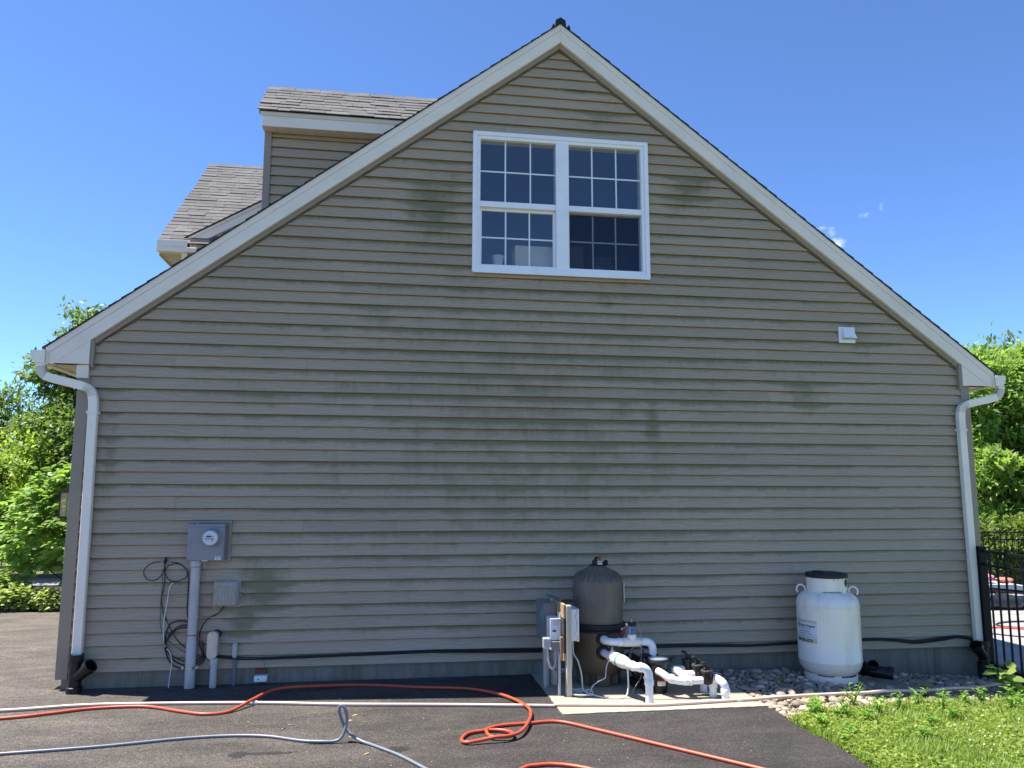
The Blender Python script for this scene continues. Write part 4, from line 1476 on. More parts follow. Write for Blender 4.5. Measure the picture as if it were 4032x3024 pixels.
def build_plumbing():
    # outlet line: filter to pump
    t = thing('upper_pipe_run', 'white pool pipe from the filter top port with a clear sight strainer', 'pipe', (5.17, -.75, .13))
    elbow_pipe(t, [(4.938, -.655, .293), (4.945, -.72, .292), (4.985, -.762, .289), (5.06, -.772, .285), (5.2, -.772, .284), (5.31, -.772, .284)], .033)
    coupling(t, (5.045, -.772, .2855), (1, 0, -.01), .045)
    coupling(t, (4.94, -.67, .293), (.15, -1, 0), .04)
    MB().lathe_dir([(.040, 0), (.042, .004), (.042, .166), (.040, .17)], (5.097, -.772, .2845), (1, 0, 0), 24).build('tee_body', 'pvc_cream', t, smooth=40)
    elbow_pipe(t, [(5.27, -.772, .284), (5.315, -.772, .284), (5.356, -.772, .268), (5.376, -.772, .23), (5.378, -.772, .165)], .0355, 6)
    MB().lathe([(.036, .284), (.040, .325), (.0415, .33), (.0415, .352), (.037, .354)], (5.182, -.772), 24).build('tee_neck', 'pvc_cream', t, smooth=40)
    MB().lathe([(.0335, .352), (.0335, .428)], (5.182, -.772), 24).build('sight_glass', 'glass_grey', t, smooth=40)
    MB().lathe([(.02, .36), (.022, .42)], (5.182, -.7915), 12).build('float', 'blue_mark', t, smooth=40)
    MB().lathe([(.037, .426), (.039, .430), (.039, .456), (.035, .460)], (5.182, -.772), 12).build('strainer_cap', 'black_plastic', t, smooth=20)
    MB().lathe([(.012, .459), (.006, .468), (.004, .49)], (5.182, -.772), 10).build('bleed_screw', 'steel', t)
    MB().lathe_dir([(.012, 0), (.016, .003), (.012, .02)], (5.144, -.772, .442), (-1, 0, 0), 10).build('sensor_plug', 'lb_cream', t, smooth=40)
    cable('sensor_lead', 'thin tan sensor wire drooping from the clear strainer to the pad', [(5.19, -.78, .478), (5.225, -.79, .47), (5.25, -.80, .40), (5.258, -.81, .29), (5.25, -.82, .10), (5.235, -.86, .0), (5.17, -.92, -.06), (5.11, -.98, -.125), (5.15, -1.06, -.138), (5.3, -1.12, -.139), (5.7, -1.14, -.139)], .0032, 'cable_tan')
    # a red valve tab on the wall side
    tag(MB().box(5.118, 5.168, -.62, -.605, .325, .372).build('red_valve_handle', 'red_mark', bevel=.008), 'dull red valve tab behind the upper white pipe', 'valve handle')
    # return line: filter lower port to the ground riser
    t = thing('lower_pipe_run', 'white return pipe with a bulging check valve and teal ring', 'pipe', (5.08, -1.0, -.142))
    elbow_pipe(t, [(4.94, -.66, .175), (4.955, -.74, .172), (4.985, -.86, .168)], .033)
    MB().lathe_dir([(.036, 0), (.044, .006), (.044, .05), (.055, .085), (.056, .12), (.056, .20), (.052, .235), (.046, .26), (.040, .285)], (4.968, -.80, .170), (.115, -.36, -.022), 28).build('check_valve', 'pvc_cream', t, smooth=40)
    MB().lathe_dir([(.0572, 0), (.0572, .022)], (5.012, -.937, .1615), (.115, -.36, -.022), 28).build('teal_ring', 'teal_mark', t)
    for k in range(4):
        a = 2 * math.pi * k / 4 + .6
        MB().box(-.008, .008, -.008, .008, -.006, .03).move(lambda x, y, z: (4.985 + x + .050 * math.cos(a), -.855 + y + z * -.6, .167 + .050 * math.sin(a) + z * .1)).build('valve_lug', 'pvc_cream', t)
    elbow_pipe(t, [(5.045, -1.04, .156), (5.062, -1.10, .154), (5.075, -1.165, .154), (5.10, -1.205, .155), (5.14, -1.225, .154), (5.172, -1.232, .128), (5.185, -1.233, .085), (5.187, -1.233, .02)], .0355)
    MB().lathe([(.0335, -.16), (.0335, .06)], (5.187, -1.233), 22).build('riser', 'pvc_white', t, smooth=40)
    MB().lathe([(.0390, .01), (.0405, .013), (.0405, .055), (.039, .058)], (5.187, -1.233), 22).build('riser_socket', 'pvc_white', t, smooth=40)
    MB().lathe_dir([(.012, 0), (.014, .004), (.008, .03), (.004, .05)], (4.982, -.80, .205), (.1, -.1, 1), 10).build('grounding_fitting', 'steel', t, smooth=30)
    MB().box(4.968, 5.0, -.83, -.80, .196, .222).build('fitting_nut', 'pvc_white', t, bevel=.003)
    coupling(t, (5.068, -1.13, .154), (.15, -1, 0), .035, .0415)
    coupling(t, (5.105, -1.207, .155), (1, -.35, 0), .03, .0415)
    # suction manifold
    t = thing('suction_manifold', 'white suction pipes joining three black valves in front of the pump', 'pipe', (5.72, -1.05, -.142))
    elbow_pipe(t, [(5.36, -.955, .062), (5.385, -1.01, .05), (5.43, -1.065, .02), (5.50, -1.09, .004), (5.58, -1.098, .002), (5.72, -1.10, .004)], .0320)
    coupling(t, (5.545, -1.097, .002), (1, 0, 0), .05)
    coupling(t, (5.60, -1.098, .003), (1, 0, 0), .02, .042, 'pvc_cream')
    coupling(t, (5.43, -1.060, .022), (1, -.45, -.3), .04, .0395)
    elbow_pipe(t, [(5.58, -1.09, .004), (5.575, -1.03, .02), (5.572, -.97, .035), (5.572, -.92, .045)], .0320)
    elbow_pipe(t, [(5.565, -1.0, .03), (5.62, -1.0, .035), (5.71, -1.0, .035)], .033)
    elbow_pipe(t, [(5.59, -.86, .045), (5.555, -.865, .052), (5.545, -.90, .052), (5.562, -.95, .045), (5.575, -.99, .03)], .0355)
    elbow_pipe(t, [(5.575, -.86, .05), (5.63, -.858, .05), (5.69, -.858, .05)], .033)
    for (vx, vy, vz), (rx, ry) in (((5.765, -1.10, .0), (5.885, -1.205)), ((5.72, -1.0, .03), (5.825, -1.075)), ((5.683, -.858, .05), (5.812, -.89))):
        elbow_pipe(t, [(vx + .04, vy, vz + .012), (vx + .075, vy - .03, vz + .018), (rx - .02, ry + .012, vz + .002), (rx - .003, ry + .002, vz - .035), (rx, ry, vz - .075)], .0350)
        MB().lathe([(.0325, -.16), (.0325, vz - .05)], (rx, ry), 22).build('riser', 'pvc_white', t, smooth=40)
        MB().lathe([(.0385, vz - .095), (.040, vz - .092), (.040, vz - .05), (.038, vz - .047)], (rx, ry), 22).build('riser_socket', 'pvc_white', t, smooth=40)
    for i, (vx, vy, vz, lab) in enumerate(((5.765, -1.10, .0, 'front black diverter valve with handle, nearest the drive'), (5.72, -1.0, .03, 'middle black diverter valve with handle of the row of three'), (5.683, -.858, .05, 'rear black diverter valve with handle, nearest the wall'))):
        v = thing('diverter_valve', lab, 'valve', (vx, vy, vz - .03), 'black valves on the suction pipes')
        MB().lathe([(.030, vz - .030), (.044, vz - .022), (.050, vz - .005), (.050, vz + .07)], (vx, vy), 16).build('body', 'black_plastic', v, smooth=25)
        for k in range(8):
            a = 2 * math.pi * k / 8
            MB().box(-.006, .006, .046, .0545, vz + .005, vz + .074).move(lambda x, y, z: (vx + x * math.cos(a) - y * math.sin(a), vy + x * math.sin(a) + y * math.cos(a), z)).build('fin', 'black_plastic', v)
        MB().lathe([(.056, vz + .070), (.059, vz + .074), (.059, vz + .086), (.054, vz + .090), (.03, vz + .094)], (vx, vy), 28).build('cap', 'black_matte', v, smooth=35)
        for k in range(6):
            a = 2 * math.pi * k / 6 + .3
            MB().cyl((vx + .044 * math.cos(a), vy + .044 * math.sin(a), vz + .088), (vx + .044 * math.cos(a), vy + .044 * math.sin(a), vz + .095), .005, 6).build('cap_screw', 'steel', v)
        MB().cyl((vx, vy, vz + .09), (vx, vy, vz + .125), .016, 12).build('stem', 'black_matte', v)
        MB().tube(catmull([(vx + .035, vy, vz + .112), (vx, vy, vz + .122), (vx - .02, vy, vz + .135), (vx - .024, vy, vz + .15), (vx - .055, vy - .005, vz + .152)], 4), 1, flat=(.03, .017, (0, 0, 1))).build('handle', 'black_matte', v, smooth=40)


build_plumbing()


def build_pump():
    t = thing('pool_pump', 'black pool pump with round strainer lid and warning label', 'pump', (5.39, -.80, -.142))
    c = (5.398, -.86)
    MB().lathe([(.070, -.138), (.076, -.13), (.080, .02), (.092, .09), (.094, .115)], c, 36).build('strainer_pot', 'black_plastic', t, smooth=35)
    MB().lathe([(.100, .112), (.104, .118), (.104, .142), (.098, .152)], c, 36).build('lid_ring', 'black_matte', t, smooth=35)
    MB().lathe([(.094, .148), (.088, .158), (.05, .166), (.01, .168)], c, 36).build('lid', 'glass_grey', t, smooth=40)
    for sx in (-1, 1):
        MB().tube([(c[0] + sx * .098, c[1], .134), (c[0] + sx * .142, c[1] - .01, .136)], .010, 10).build('clamp_arm', 'black_matte', t, smooth=40)
        MB().box(c[0] + sx * .135 - .016, c[0] + sx * .135 + .016, c[1] - .028, c[1] + .02, .118, .152).build('clamp_knob', 'black_matte', t, bevel=.005)
    MB().lathe_dir([(.046, 0), (.048, .003), (.048, .03), (.042, .034)], (5.362, -.925, .064), (-.12, -1, -.05), 22).build('inlet_union', 'black_plastic', t, smooth=35)
    MB().lathe_dir([(.09, 0), (.115, .02), (.118, .08), (.10, .12)], (5.315, -.76, .03), (-.1, 1, 0), 30).build('volute', 'black_plastic', t, smooth=35)
    MB().box(5.27, 5.43, -.80, -.72, .08, .175).build('discharge', 'black_plastic', t, bevel=.01)
    MB().lathe_dir([(.075, 0), (.082, .01), (.082, .26), (.07, .28)], (5.30, -.62, .03), (-.05, 1, 0), 28).build('motor', 'black_matte', t, smooth=35)
    MB().tube(catmull([(5.22, -.58, .05), (5.225, -.58, .16), (5.27, -.58, .205), (5.33, -.58, .19), (5.37, -.58, .12)], 5), .012, 10).build('motor_lead', 'panel_grey', t, smooth=40)
    MB().box(5.22, 5.40, -.72, -.45, -.142, -.09).build('motor_base', 'black_matte', t, bevel=.006)
    MB().box(5.262, 5.335, -.90, -.80, -.142, -.06).build('front_foot', 'black_matte', t, bevel=.006)
    MB().tube([(5.30, -.93, -.135), (5.27, -.90, -.08), (5.265, -.86, .0)], .012, 8).build('drain_brace', 'black_matte', t, smooth=40)
    MB().lathe_dir([(.012, 0), (.018, .003), (.018, .03), (.01, .034)], (5.262, -.90, -.0), (-.4, -1, 0), 10).build('drain_plug', 'steel', t, smooth=30)
    # warning label wrapped on the pot
    def wrap(x0, x1, z0, z1, r, mat, nm, par):
        b = MB()
        vs, fs = [], []
        n = 8
        for i in range(n + 1):
            a = x0 + (x1 - x0) * i / n
            for z in (z0, z1):
                vs.append((c[0] + r * math.sin(a), c[1] - r * math.cos(a), z))
        for i in range(n):
            fs.append((2 * i, 2 * i + 2, 2 * i + 3, 2 * i + 1))
        b.add(vs, fs)
        return b.build(nm, mat, par, smooth=60)
    lb = wrap(-.45, .55, -.072, -.028, .0805, 'sticker_white', 'warning_label', t)
    wrap(-.45, .55, -.040, -.028, .0810, 'orange_mark', 'label_band', lb)
    for k in range(5):
        a = -.32 + k * .2
        wrap(a, a + .09, -.062, -.048, .0811, 'ink_grey', 'label_pictogram', lb)
    wrap(-.16, .14, .068, .09, .0895, 'sticker_white', 'pot_label', t)


build_pump()


# ------------------------------------------------------------------ electrical stand
def build_stand():
    t = thing('equipment_stand', 'weathered wood post and plank stand holding electrical boxes beside the filter', 'stand', (4.55, -.68, -.142))
    MB().box(4.538, 4.582, -.92, -.845, -.145, .638).build('post', 'post_wood', t, bevel=.003)
    MB().box(4.50, 4.545, -.46, -.38, -.145, .66).build('post', 'post_wood', t, bevel=.003)
    for z0, z1, m in ((.525, .648, 'board_wood'), (.375, .515, 'shadowed_wood'), (.23, .365, 'shadowed_wood'), (.16, .222, 'board_wood')):  # middle planks take the wood colour darkened to stand for shadow
        MB().box(4.512, 4.5365, -.905, -.36, z0, z1).build('plank', m, t, bevel=.003)
    MB().box(4.49, 4.511, -.87, -.84, .16, .36).build('cleat', 'board_wood', t)
    MB().tube([(4.47, -.36, .668), (4.53, -.60, .662), (4.535, -.66, .658)], .013, 10).build('top_conduit', 'pvc_grey_dark', t, smooth=40)
    tag(MB().box(4.500, 4.511, -.80, -.70, .505, .56).build('paper_tag', 'sticker_white'), 'small white tag on the plank above the white timer box', 'tag')
    p = thing('electrical_panel', 'grey breaker panel with blue sticker on the wall side of the stand', 'electrical box', (4.45, -.45, .27))
    MB().box(4.392, 4.510, -.60, -.27, .270, .612).build('body', 'panel_taupe', p, bevel=.004)
    MB().box(4.382, 4.393, -.607, -.262, .262, .606).build('door', 'panel_grey', p, bevel=.003)
    MB().box(4.380, 4.515, -.610, -.26, .610, .620).build('rain_hood', 'panel_taupe', p, bevel=.002)
    MB().box(4.3775, 4.3825, -.60, -.50, .475, .565).build('blue_sticker', 'teal_mark', p)
    MB().cyl((4.378, -.56, .29), (4.384, -.56, .29), .008, 10).build('latch', 'steel', p)
    for x, y in ((4.415, -.55), (4.445, -.50), (4.43, -.42)):
        MB().cyl((x, y, -.145), (x, y, .27), .014, 12).build('conduit', 'pvc_grey', p, smooth=40)
    w = thing('timer_box', 'white timer box with printed label on the near side of the stand', 'electrical box', (4.47, -.72, .32))
    MB().box(4.420, 4.511, -.80, -.625, .322, .505).build('body', 'box_white', w, bevel=.004)
    MB().box(4.413, 4.421, -.804, -.62, .318, .508).build('door', 'box_white', w, bevel=.003)
    MB().box(4.413, 4.513, -.806, -.62, .505, .512).build('lid', 'box_white', w, bevel=.002)
    y = -.8012
    for x0, x1, z in ((4.44, 4.492, .490), (4.434, 4.497, .483), (4.436, 4.495, .470), (4.440, 4.485, .462), (4.438, 4.494, .454), (4.434, 4.455, .424), (4.434, 4.455, .418), (4.47, 4.48, .436), (4.466, 4.484, .428)):
        MB().box(x0, x1, y - .0006, y + .002, z, z + .0026).build('print_line', 'ink_grey', w)
    MB().box(4.433, 4.466, y - .0008, y + .002, .396, .412).build('name_plate', 'ink_black', w)
    MB().cyl((4.483, -.852, -.145), (4.483, -.852, .15), .0135, 14).build('conduit', 'pvc_grey', w, smooth=40)
    MB().tube(catmull([(4.483, -.852, .14), (4.483, -.845, .2), (4.48, -.78, .27), (4.478, -.74, .325)], 5), .0135, 14).build('conduit_bend', 'pvc_grey', w, smooth=40)
    c = thing('outlet_cover', 'clear weatherproof outlet cover low on the stand', 'electrical box', (4.40, -.80, .24))
    MB().box(4.412, 4.500, -.845, -.765, .245, .318).build('box', 'panel_grey', c, bevel=.004)
    MB().box(4.340, 4.411, -.85, -.762, .255, .352).build('cover', 'clear_plastic', c, bevel=.012)
    for k in range(3):
        MB().box(4.345 + k * .021, 4.351 + k * .021, -.8545, -.849, .27, .345).build('cover_rib', 'clear_plastic', c, bevel=.001)
    MB().lathe_dir([(.010, 0), (.010, .02)], (4.402, -.853, .262), (0, -1, 0), 10).build('cover_latch', 'pvc_cream', c)
    r = thing('transformer_box', 'white transformer box on the filter side of the wood post', 'electrical box', (4.65, -.6, .30))
    MB().box(4.584, 4.672, -.75, -.46, .300, .582).build('body', 'box_white', r, bevel=.004)
    MB().box(4.672, 4.690, -.757, -.45, .296, .586).build('door', 'box_white', r, bevel=.004)
    for z in (.35, .50):
        MB().box(4.660, 4.676, -.756, -.748, z, z + .035).build('hinge', 'box_white', r, bevel=.002)
    MB().cyl((4.618, -.70, .268), (4.618, -.70, .302), .018, 12).build('connector', 'panel_grey', r)
    MB().tube(catmull([(4.618, -.70, .27), (4.618, -.70, .20), (4.60, -.71, .10), (4.57, -.72, .05), (4.53, -.73, .045)], 5), .014, 12).build('whip', 'pvc_grey', r, smooth=40)
    cable('flexible_conduit', 'grey flexible conduit looping under the outlet cover', [(4.385, -.80, .25), (4.388, -.81, .17), (4.405, -.82, .10), (4.43, -.82, .085), (4.455, -.81, .12), (4.465, -.80, .19), (4.462, -.79, .25)], .013, 'pvc_grey', cat='conduit')
    cable('lower_conduit', 'grey flexible conduit sagging behind the wood post', [(4.42, -.78, .26), (4.43, -.79, .15), (4.455, -.80, .075), (4.50, -.80, .05), (4.56, -.78, .06), (4.60, -.76, .12)], .011, 'panel_grey', cat='conduit')
    # white low-voltage cable with coil on the pad
    k = thing('white_wire_coil', 'coil of white cable lying on the pad beside the wood post', 'cable', (4.68, -.86, -.142))
    for i in range(6):
        rr = .055 + .008 * i
        cx, cy = 4.685 + RS.uniform(-.006, .006), -.86 + RS.uniform(-.01, .01)
        pts = [(cx + rr * 1.1 * math.cos(a), cy + rr * 1.15 * math.sin(a), -.134 + .003 * i + .004 * math.sin(2 * a + i)) for a in np.linspace(0, 2 * math.pi, 13)[:-1]]
        MB().tube(catmull(pts, 4, True), .0045, 6, closed=True).build('turn', 'cable_white', k, smooth=60)
    pts = [(4.745 + .03 * math.cos(a), -.90 + .035 * math.sin(a), -.115 + .02 * math.sin(a)) for a in np.linspace(0, 2 * math.pi, 11)[:-1]]
    MB().tube(catmull(pts, 4, True), .0045, 6, closed=True).build('turn', 'cable_white', k, smooth=60)
    cable('white_supply_cable', 'thick white cable from the transformer box curling over the pad to the check valve', [(4.635, -.72, .30), (4.64, -.74, .19), (4.672, -.77, .13), (4.695, -.80, .03), (4.70, -.82, -.07), (4.70, -.86, -.105), (4.76, -.93, -.125), (4.86, -1.02, -.134), (4.98, -1.05, -.135), (5.04, -1.04, -.12), (5.065, -1.02, -.06), (5.068, -1.01, .02), (5.065, -1.01, .10)], .0075, 'cable_white')
    cable('thin_white_wire', 'thin bent white wire from the coil up to the lower filter pipe', [(4.745, -.90, -.12), (4.76, -.90, -.095), (4.775, -.90, -.06), (4.83, -.88, -.03), (4.88, -.86, -.015), (4.905, -.85, .0), (4.915, -.84, .06), (4.925, -.84, .105), (4.95, -.83, .15), (4.975, -.82, .20)], .004, 'cable_white')
    cable('transformer_lead', 'thin white lead hanging from the transformer box behind the post', [(4.63, -.72, .27), (4.628, -.74, .15), (4.61, -.77, .03), (4.60, -.80, -.07), (4.64, -.86, -.115), (4.72, -.92, -.13)], .004, 'cable_white')


build_stand()


# ------------------------------------------------------------------ propane tank with its label
def text_mesh(body, size, bold=0.0, align='LEFT'):
    cu = bpy.data.curves.new('txt', 'FONT')
    cu.body = body
    cu.size = size
    cu.align_x = align
    cu.offset = bold
    cu.resolution_u = 3
    o = bpy.data.objects.new('txt', cu)
    COL.objects.link(o)
    bpy.context.view_layer.update()
    me = bpy.data.meshes.new_from_object(o)
    bpy.data.objects.remove(o)
    vs = [tuple(v.co) for v in me.vertices]
    fs = [tuple(p.vertices) for p in me.polygons]
    bpy.data.meshes.remove(me)
    return vs, fs


def build_tank():
    cx, cy = 7.345, -.40
    t = thing('propane_tank', 'white upright propane tank with black lid standing on the stones', 'propane tank', (cx, cy, -.22))
    R = .300
    prof = [(.086, -.150), (.173, -.146), (.227, -.128), (.268, -.092), (.291, -.045), (.299, -.008), (R + .003, .0), (R + .003, .010), (R, .016), (R, .30), (R, .525), (R + .003, .530), (R + .003, .540), (R - .002, .546),
            (.294, .572), (.279, .607), (.253, .635), (.216, .655), (.173, .668), (.104, .678), (.02, .682)]
    MB().lathe(prof, (cx, cy), 72).build('vessel', 'tank_white', t, smooth=28)
    # collar with cut-outs, foot ring with cut-outs
    def ring(r, z0, z1, gaps, nm, seg=96, th=.006, up=False):
        b = MB()
        for k in range(seg):
            a0, a1 = 2 * math.pi * k / seg, 2 * math.pi * (k + 1) / seg
            am = math.degrees((a0 + a1) / 2)
            zz0, zz1 = z0, z1
            for g0, g1, h in gaps:
                if g0 <= am <= g1 or g0 <= am - 360 <= g1:
                    if up:
                        zz1 = z1 - h
                    else:
                        zz0 = z0 + h
            v = []
            for a in (a0, a1):
                for q in (r, r - th):
                    for z in (zz0, zz1):
                        v.append((cx + q * math.cos(a), cy + q * math.sin(a), z))
            b.add(v, [(0, 4, 5, 1), (2, 3, 7, 6), (1, 5, 7, 3), (0, 2, 6, 4), (0, 1, 3, 2), (4, 6, 7, 5)])
        return b.build(nm, 'tank_white', t, smooth=28)
    ring(.194, .650, .802, [(-132, -76, .022), (-48, -10, .024), (20, 70, .022), (110, 160, .022)], 'collar')
    ring(.249, -.235, -.118, [(-150, -112, .012), (-98, -50, .014), (-38, -5, .014), (20, 80, .014)], 'foot_ring', up=True)
    MB().lathe_dir([(.001, 0), (.016, 0), (.016, .004)], (cx + .250 * math.cos(rad(-52)), cy + .250 * math.sin(rad(-52)), -.205), (math.cos(rad(-52)), math.sin(rad(-52)), 0), 12).build('drain_hole', 'ink_black', t)
    MB().lathe([(.200, .800), (.204, .806), (.204, .832), (.195, .842), (.147, .848), (.104, .842), (.07, .85), (.02, .852)], (cx, cy), 56).build('lid', 'black_matte', t, smooth=35)
    MB().box(cx - .12, cx - .03, cy - .01, cy + .06, .845, .862).build('lid_hinge', 'black_matte', t, bevel=.005)
    a = rad(-20)
    for a, z, w, h in ((rad(-52), .755, .032, .040), ):
        p0 = (cx + .1945 * math.cos(a), cy + .1945 * math.sin(a))
        tx, ty = -math.sin(a), math.cos(a)
        MB().add([(p0[0] + tx * u, p0[1] + ty * u, z + v) for u, v in ((-w, -.012), (-w * .4, -h), (w * .4, -h), (w, -.012), (w, .018), (w * .4, h), (-w * .4, h), (-w, .018))], [tuple(range(8))]).build('hand_hole', 'ink_black', t)
    for da, z in ((-100, .785), (-86, .785), (-100, .675), (-86, .675)):
        a = rad(da)
        MB().lathe_dir([(.001, 0), (.006, 0), (.006, .004)], (cx + .1938 * math.cos(a), cy + .1938 * math.sin(a), z), (math.cos(a), math.sin(a), 0), 8).build('rivet', 'steel', t)
    b = MB()
    for k in range(4):
        a = rad(-72 + k * 3)
        b.box(-.006, .006, -.001, .001, .775, .786).move(lambda x, y, z: (x, y, z))
    a = rad(-70)
    MB().lathe_dir([(.001, 0), (.004, 0), (.004, .003)], (cx + .1938 * math.cos(a), cy + .1938 * math.sin(a), .782), (math.cos(a), math.sin(a), 0), 4).build('date_plate', 'ink_black', t)
    for sx in (-1, 1):
        pts = [(cx + sx * .866 * (.246 + .042 * math.cos(a)), cy - sx * .5 * (.246 + .042 * math.cos(a)), .668 + .046 * math.sin(a)) for a in np.linspace(-.75, math.pi + .75, 14)]
        MB().tube(catmull(pts, 3), .0095, 10).build('lifting_lug', 'tank_white', t, smooth=60)
    # wrapped company label, facing the drive on the left
    a_c = rad(-166)
    Rl = R + .0015

    def wrapv(u, v, dr=0.0):
        a = a_c + u / R
        return (cx + (Rl + dr) * math.cos(a), cy + (Rl + dr) * math.sin(a), v)

    def patch(u0, u1, v0, v1, mat, nm, par, dr=0.0, sh=0.0):
        b = MB()
        n = 10
        vs, fs = [], []
        for i in range(n + 1):
            u = u0 + (u1 - u0) * i / n
            vs += [wrapv(u, v0 + sh * u, dr), wrapv(u, v1 + sh * u, dr)]
        for i in range(n):
            fs.append((2 * i, 2 * i + 2, 2 * i + 3, 2 * i + 1))
        b.add(vs, fs)
        return b.build(nm, mat, par, smooth=60)
    hu = .130
    lab = patch(-hu, hu, .182, .398, 'sticker_white', 'company_label', t)
    patch(-hu, hu, .374, .398, 'sticker_yellow', 'label_header', lab, .0006)
    patch(-hu, hu, .182, .226, 'sticker_yellow', 'label_footer', lab, .0006)

    def txt(body, size, u, v, mat, nm, bold=0.0, squeeze=1.0, align='LEFT'):
        vs, fs = text_mesh(body, size, bold, align)
        b = MB().add([wrapv(u + x * squeeze, v + y, .0012) for x, y, z_ in vs], fs)
        b.build(nm, mat, lab)
    txt('Eastern Propane', .032, -0.0762, .334, 'ink_blue', 'company_name', .0010, 0.883)
    txt("Today's Best Energy", .017, -0.0719, .314, 'ink_pale', 'slogan', .0002, 0.996)
    txt('Spring Avenue', .023, -0.0788, .284, 'ink_pale', 'address_line', .0003, 0.996)
    txt('Reading PA 19601', .023, -0.0831, .258, 'ink_pale', 'address_line', .0003, 0.953)
    txt('www.easternpropane.com', .021, -0.1160, .234, 'ink_pale', 'web_line', .0002, 0.996)
    txt('888-583-3574', .040, -0.1212, .190, 'ink_black', 'phone_number', .0014, 0.918)
    txt('emergency', .014, -0.0641, .381, 'ink_grey', 'header_text', .0003, 1.083)
    # emblem: dark oval with pale bars
    b = MB()
    n = 20
    b.add([wrapv(-.100 + .018 * math.cos(2 * math.pi * k / n), .345 + .026 * math.sin(2 * math.pi * k / n), .0010) for k in range(n)], [tuple(range(n))])
    em = b.build('emblem', 'ink_black', lab)
    for z0 in (.328, .341, .354):
        patch(-.107, -.093, z0, z0 + .009, 'sticker_white', 'emblem_bar', lab, .0016)
    tag(MB().box(7.50, 8.0, -.75, -.2, -.245, -.205).move(lambda x, y, z: (x, y, z)).build('paving_slab', 'foundation', bevel=.005), 'dark flat slab under the right side of the propane tank', 'slab')


build_tank()


# ------------------------------------------------------------------ hoses
def hose(name, label, pts, r, mat, n=8, seg=12):
    return tag(MB().tube(catmull(pts, n), r, seg).build(name, mat, smooth=60), label, 'hose')


G = -.15


def build_hoses():
    r = .0138
    pts = [(-3.0, -.62), (-1.2, -.70), (-.163, -.704), (.393, -.628), (.858, -.639), (1.85, -.748), (2.58, -.901), (3.4, -1.03), (4.19, -1.171)]
    P = [(x, y, G + r) for x, y in pts] + [(4.36, -1.20, G + r), (4.44, -1.207, -.142 + r), (5.153, -1.315, -.142 + r), (5.469, -1.310, -.142 + r), (5.947, -1.275, -.142 + r), (6.12, -1.27, -.14 + r)]
    P += [(6.423, -1.262, -.132 + r), (6.932, -1.21, -.140 + r), (7.22, -1.17, -.15 + r), (7.513, -1.079, -.165 + r), (7.9, -1.02, -.19 + r), (8.273, -.922, -.205 + r), (8.60, -.85, -.225 + r), (8.9, -.73, -.235 + r), (9.2, -.58, -.25 + r), (9.7, -.35, -.28 + r)]
    th = hose('tan_garden_hose', 'long tan garden hose crossing the drive, the pad and the stones', P, r, 'tan_hose')
    for q, d in (((1.83, -.746, G + r), (1, -.14, 0)), ((5.24, -1.316, -.142 + r), (1, .02, 0)), ((5.96, -1.275, -.142 + r), (1, .05, 0))):
        MB().lathe_dir([(.0145, 0), (.0175, .004), (.0175, .045), (.0145, .05)], q, d, 10).build('coupling', 'pvc_cream', th, smooth=30)
    r = .0128
    o = [(-2.5, -1.3, 0), (-1.2, -1.12, 0), (-.054, -.945, 0), (.279, -.842, 0), (.562, -.735, 0), (.963, -.735, .0), (1.294, -.93, 0), (1.509, -1.04, 0), (1.693, -.99, .0), (1.845, -.745, .032), (1.985, -.49, .045), (2.235, -.33, .025), (2.77, -.247, 0), (3.258, -.40, 0),
         (3.70, -.57, .012), (3.98, -.84, .012), (4.121, -1.211, 0.012), (4.118, -1.46, 0.014), (4.039, -1.754, 0.022), (3.953, -1.953, 0.024), (3.852, -2.045, 0.026), (3.759, -2.064, 0.028), (3.647, -2.073, 0.014), (3.556, -2.086, 0.006), (3.515, -2.048, 0.002), (3.52, -1.964, 0.002), (3.578, -1.858, 0.002), (3.676, -1.816, 0.002), (3.771, -1.812, 0.004), (3.858, -1.86, 0.008), (3.899, -1.952, 0.012), (3.867, -2.014, 0.014), (3.785, -2.015, 0.012), (3.724, -1.98, 0.01), (3.708, -1.876, 0.016), (3.745, -1.766, 0.004), (3.85, -1.698, 0.002), (4.049, -1.667, 0.0), (4.305, -1.655, 0), (4.547, -1.903, 0), (4.904, -2.318, 0), (5.338, -2.823, 0), (6.0, -3.6, 0), (7.0, -4.6, 0)]
    hose('orange_air_hose', 'bright orange hose curling twice on the drive before the pad', [(x, y, G + r + z) for x, y, z in o], r, 'orange_hose')
    hose('orange_hose_end', 'short bend of orange hose at the bottom edge of the drive', [(3.6, -3.0, G + r), (3.85, -2.66, G + r), (3.97, -2.605, G + r), (4.09, -2.61, G + r), (4.25, -2.70, G + r), (4.6, -3.0, G + r), (5.6, -3.5, G + r)], r, 'orange_hose')
    r = .0108
    g = [(-2.5, -2.2, 0), (-.8, -1.98, 0), (.354, -1.853, 0), (.982, -1.78, 0), (1.468, -1.677, 0), (1.819, -1.655, 0), (2.099, -1.707, 0), (2.36, -1.85, 0)]
    P = [(x, y, G + r + z) for x, y, z in g]
    P += [(2.50, -1.90, G + .014), (2.600, -1.91, -.135), (2.645, -1.905, -.115), (2.672, -1.90, -.066), (2.685, -1.89, .013), (2.668, -1.885, .076), (2.643, -1.88, .104), (2.627, -1.875, .086), (2.631, -1.87, .042), (2.653, -1.865, -.021), (2.685, -1.87, -.072), (2.735, -1.90, -.112), (2.80, -1.95, -.134)]
    P += [(x, y, G + r) for x, y in ((2.88, -2.03), (3.04, -2.241), (3.17, -2.46), (3.4, -2.9), (3.7, -3.6))]
    hose('grey_pressure_hose', 'blue grey hose with an upright loop standing on the drive', P, r, 'grey_hose')


build_hoses()


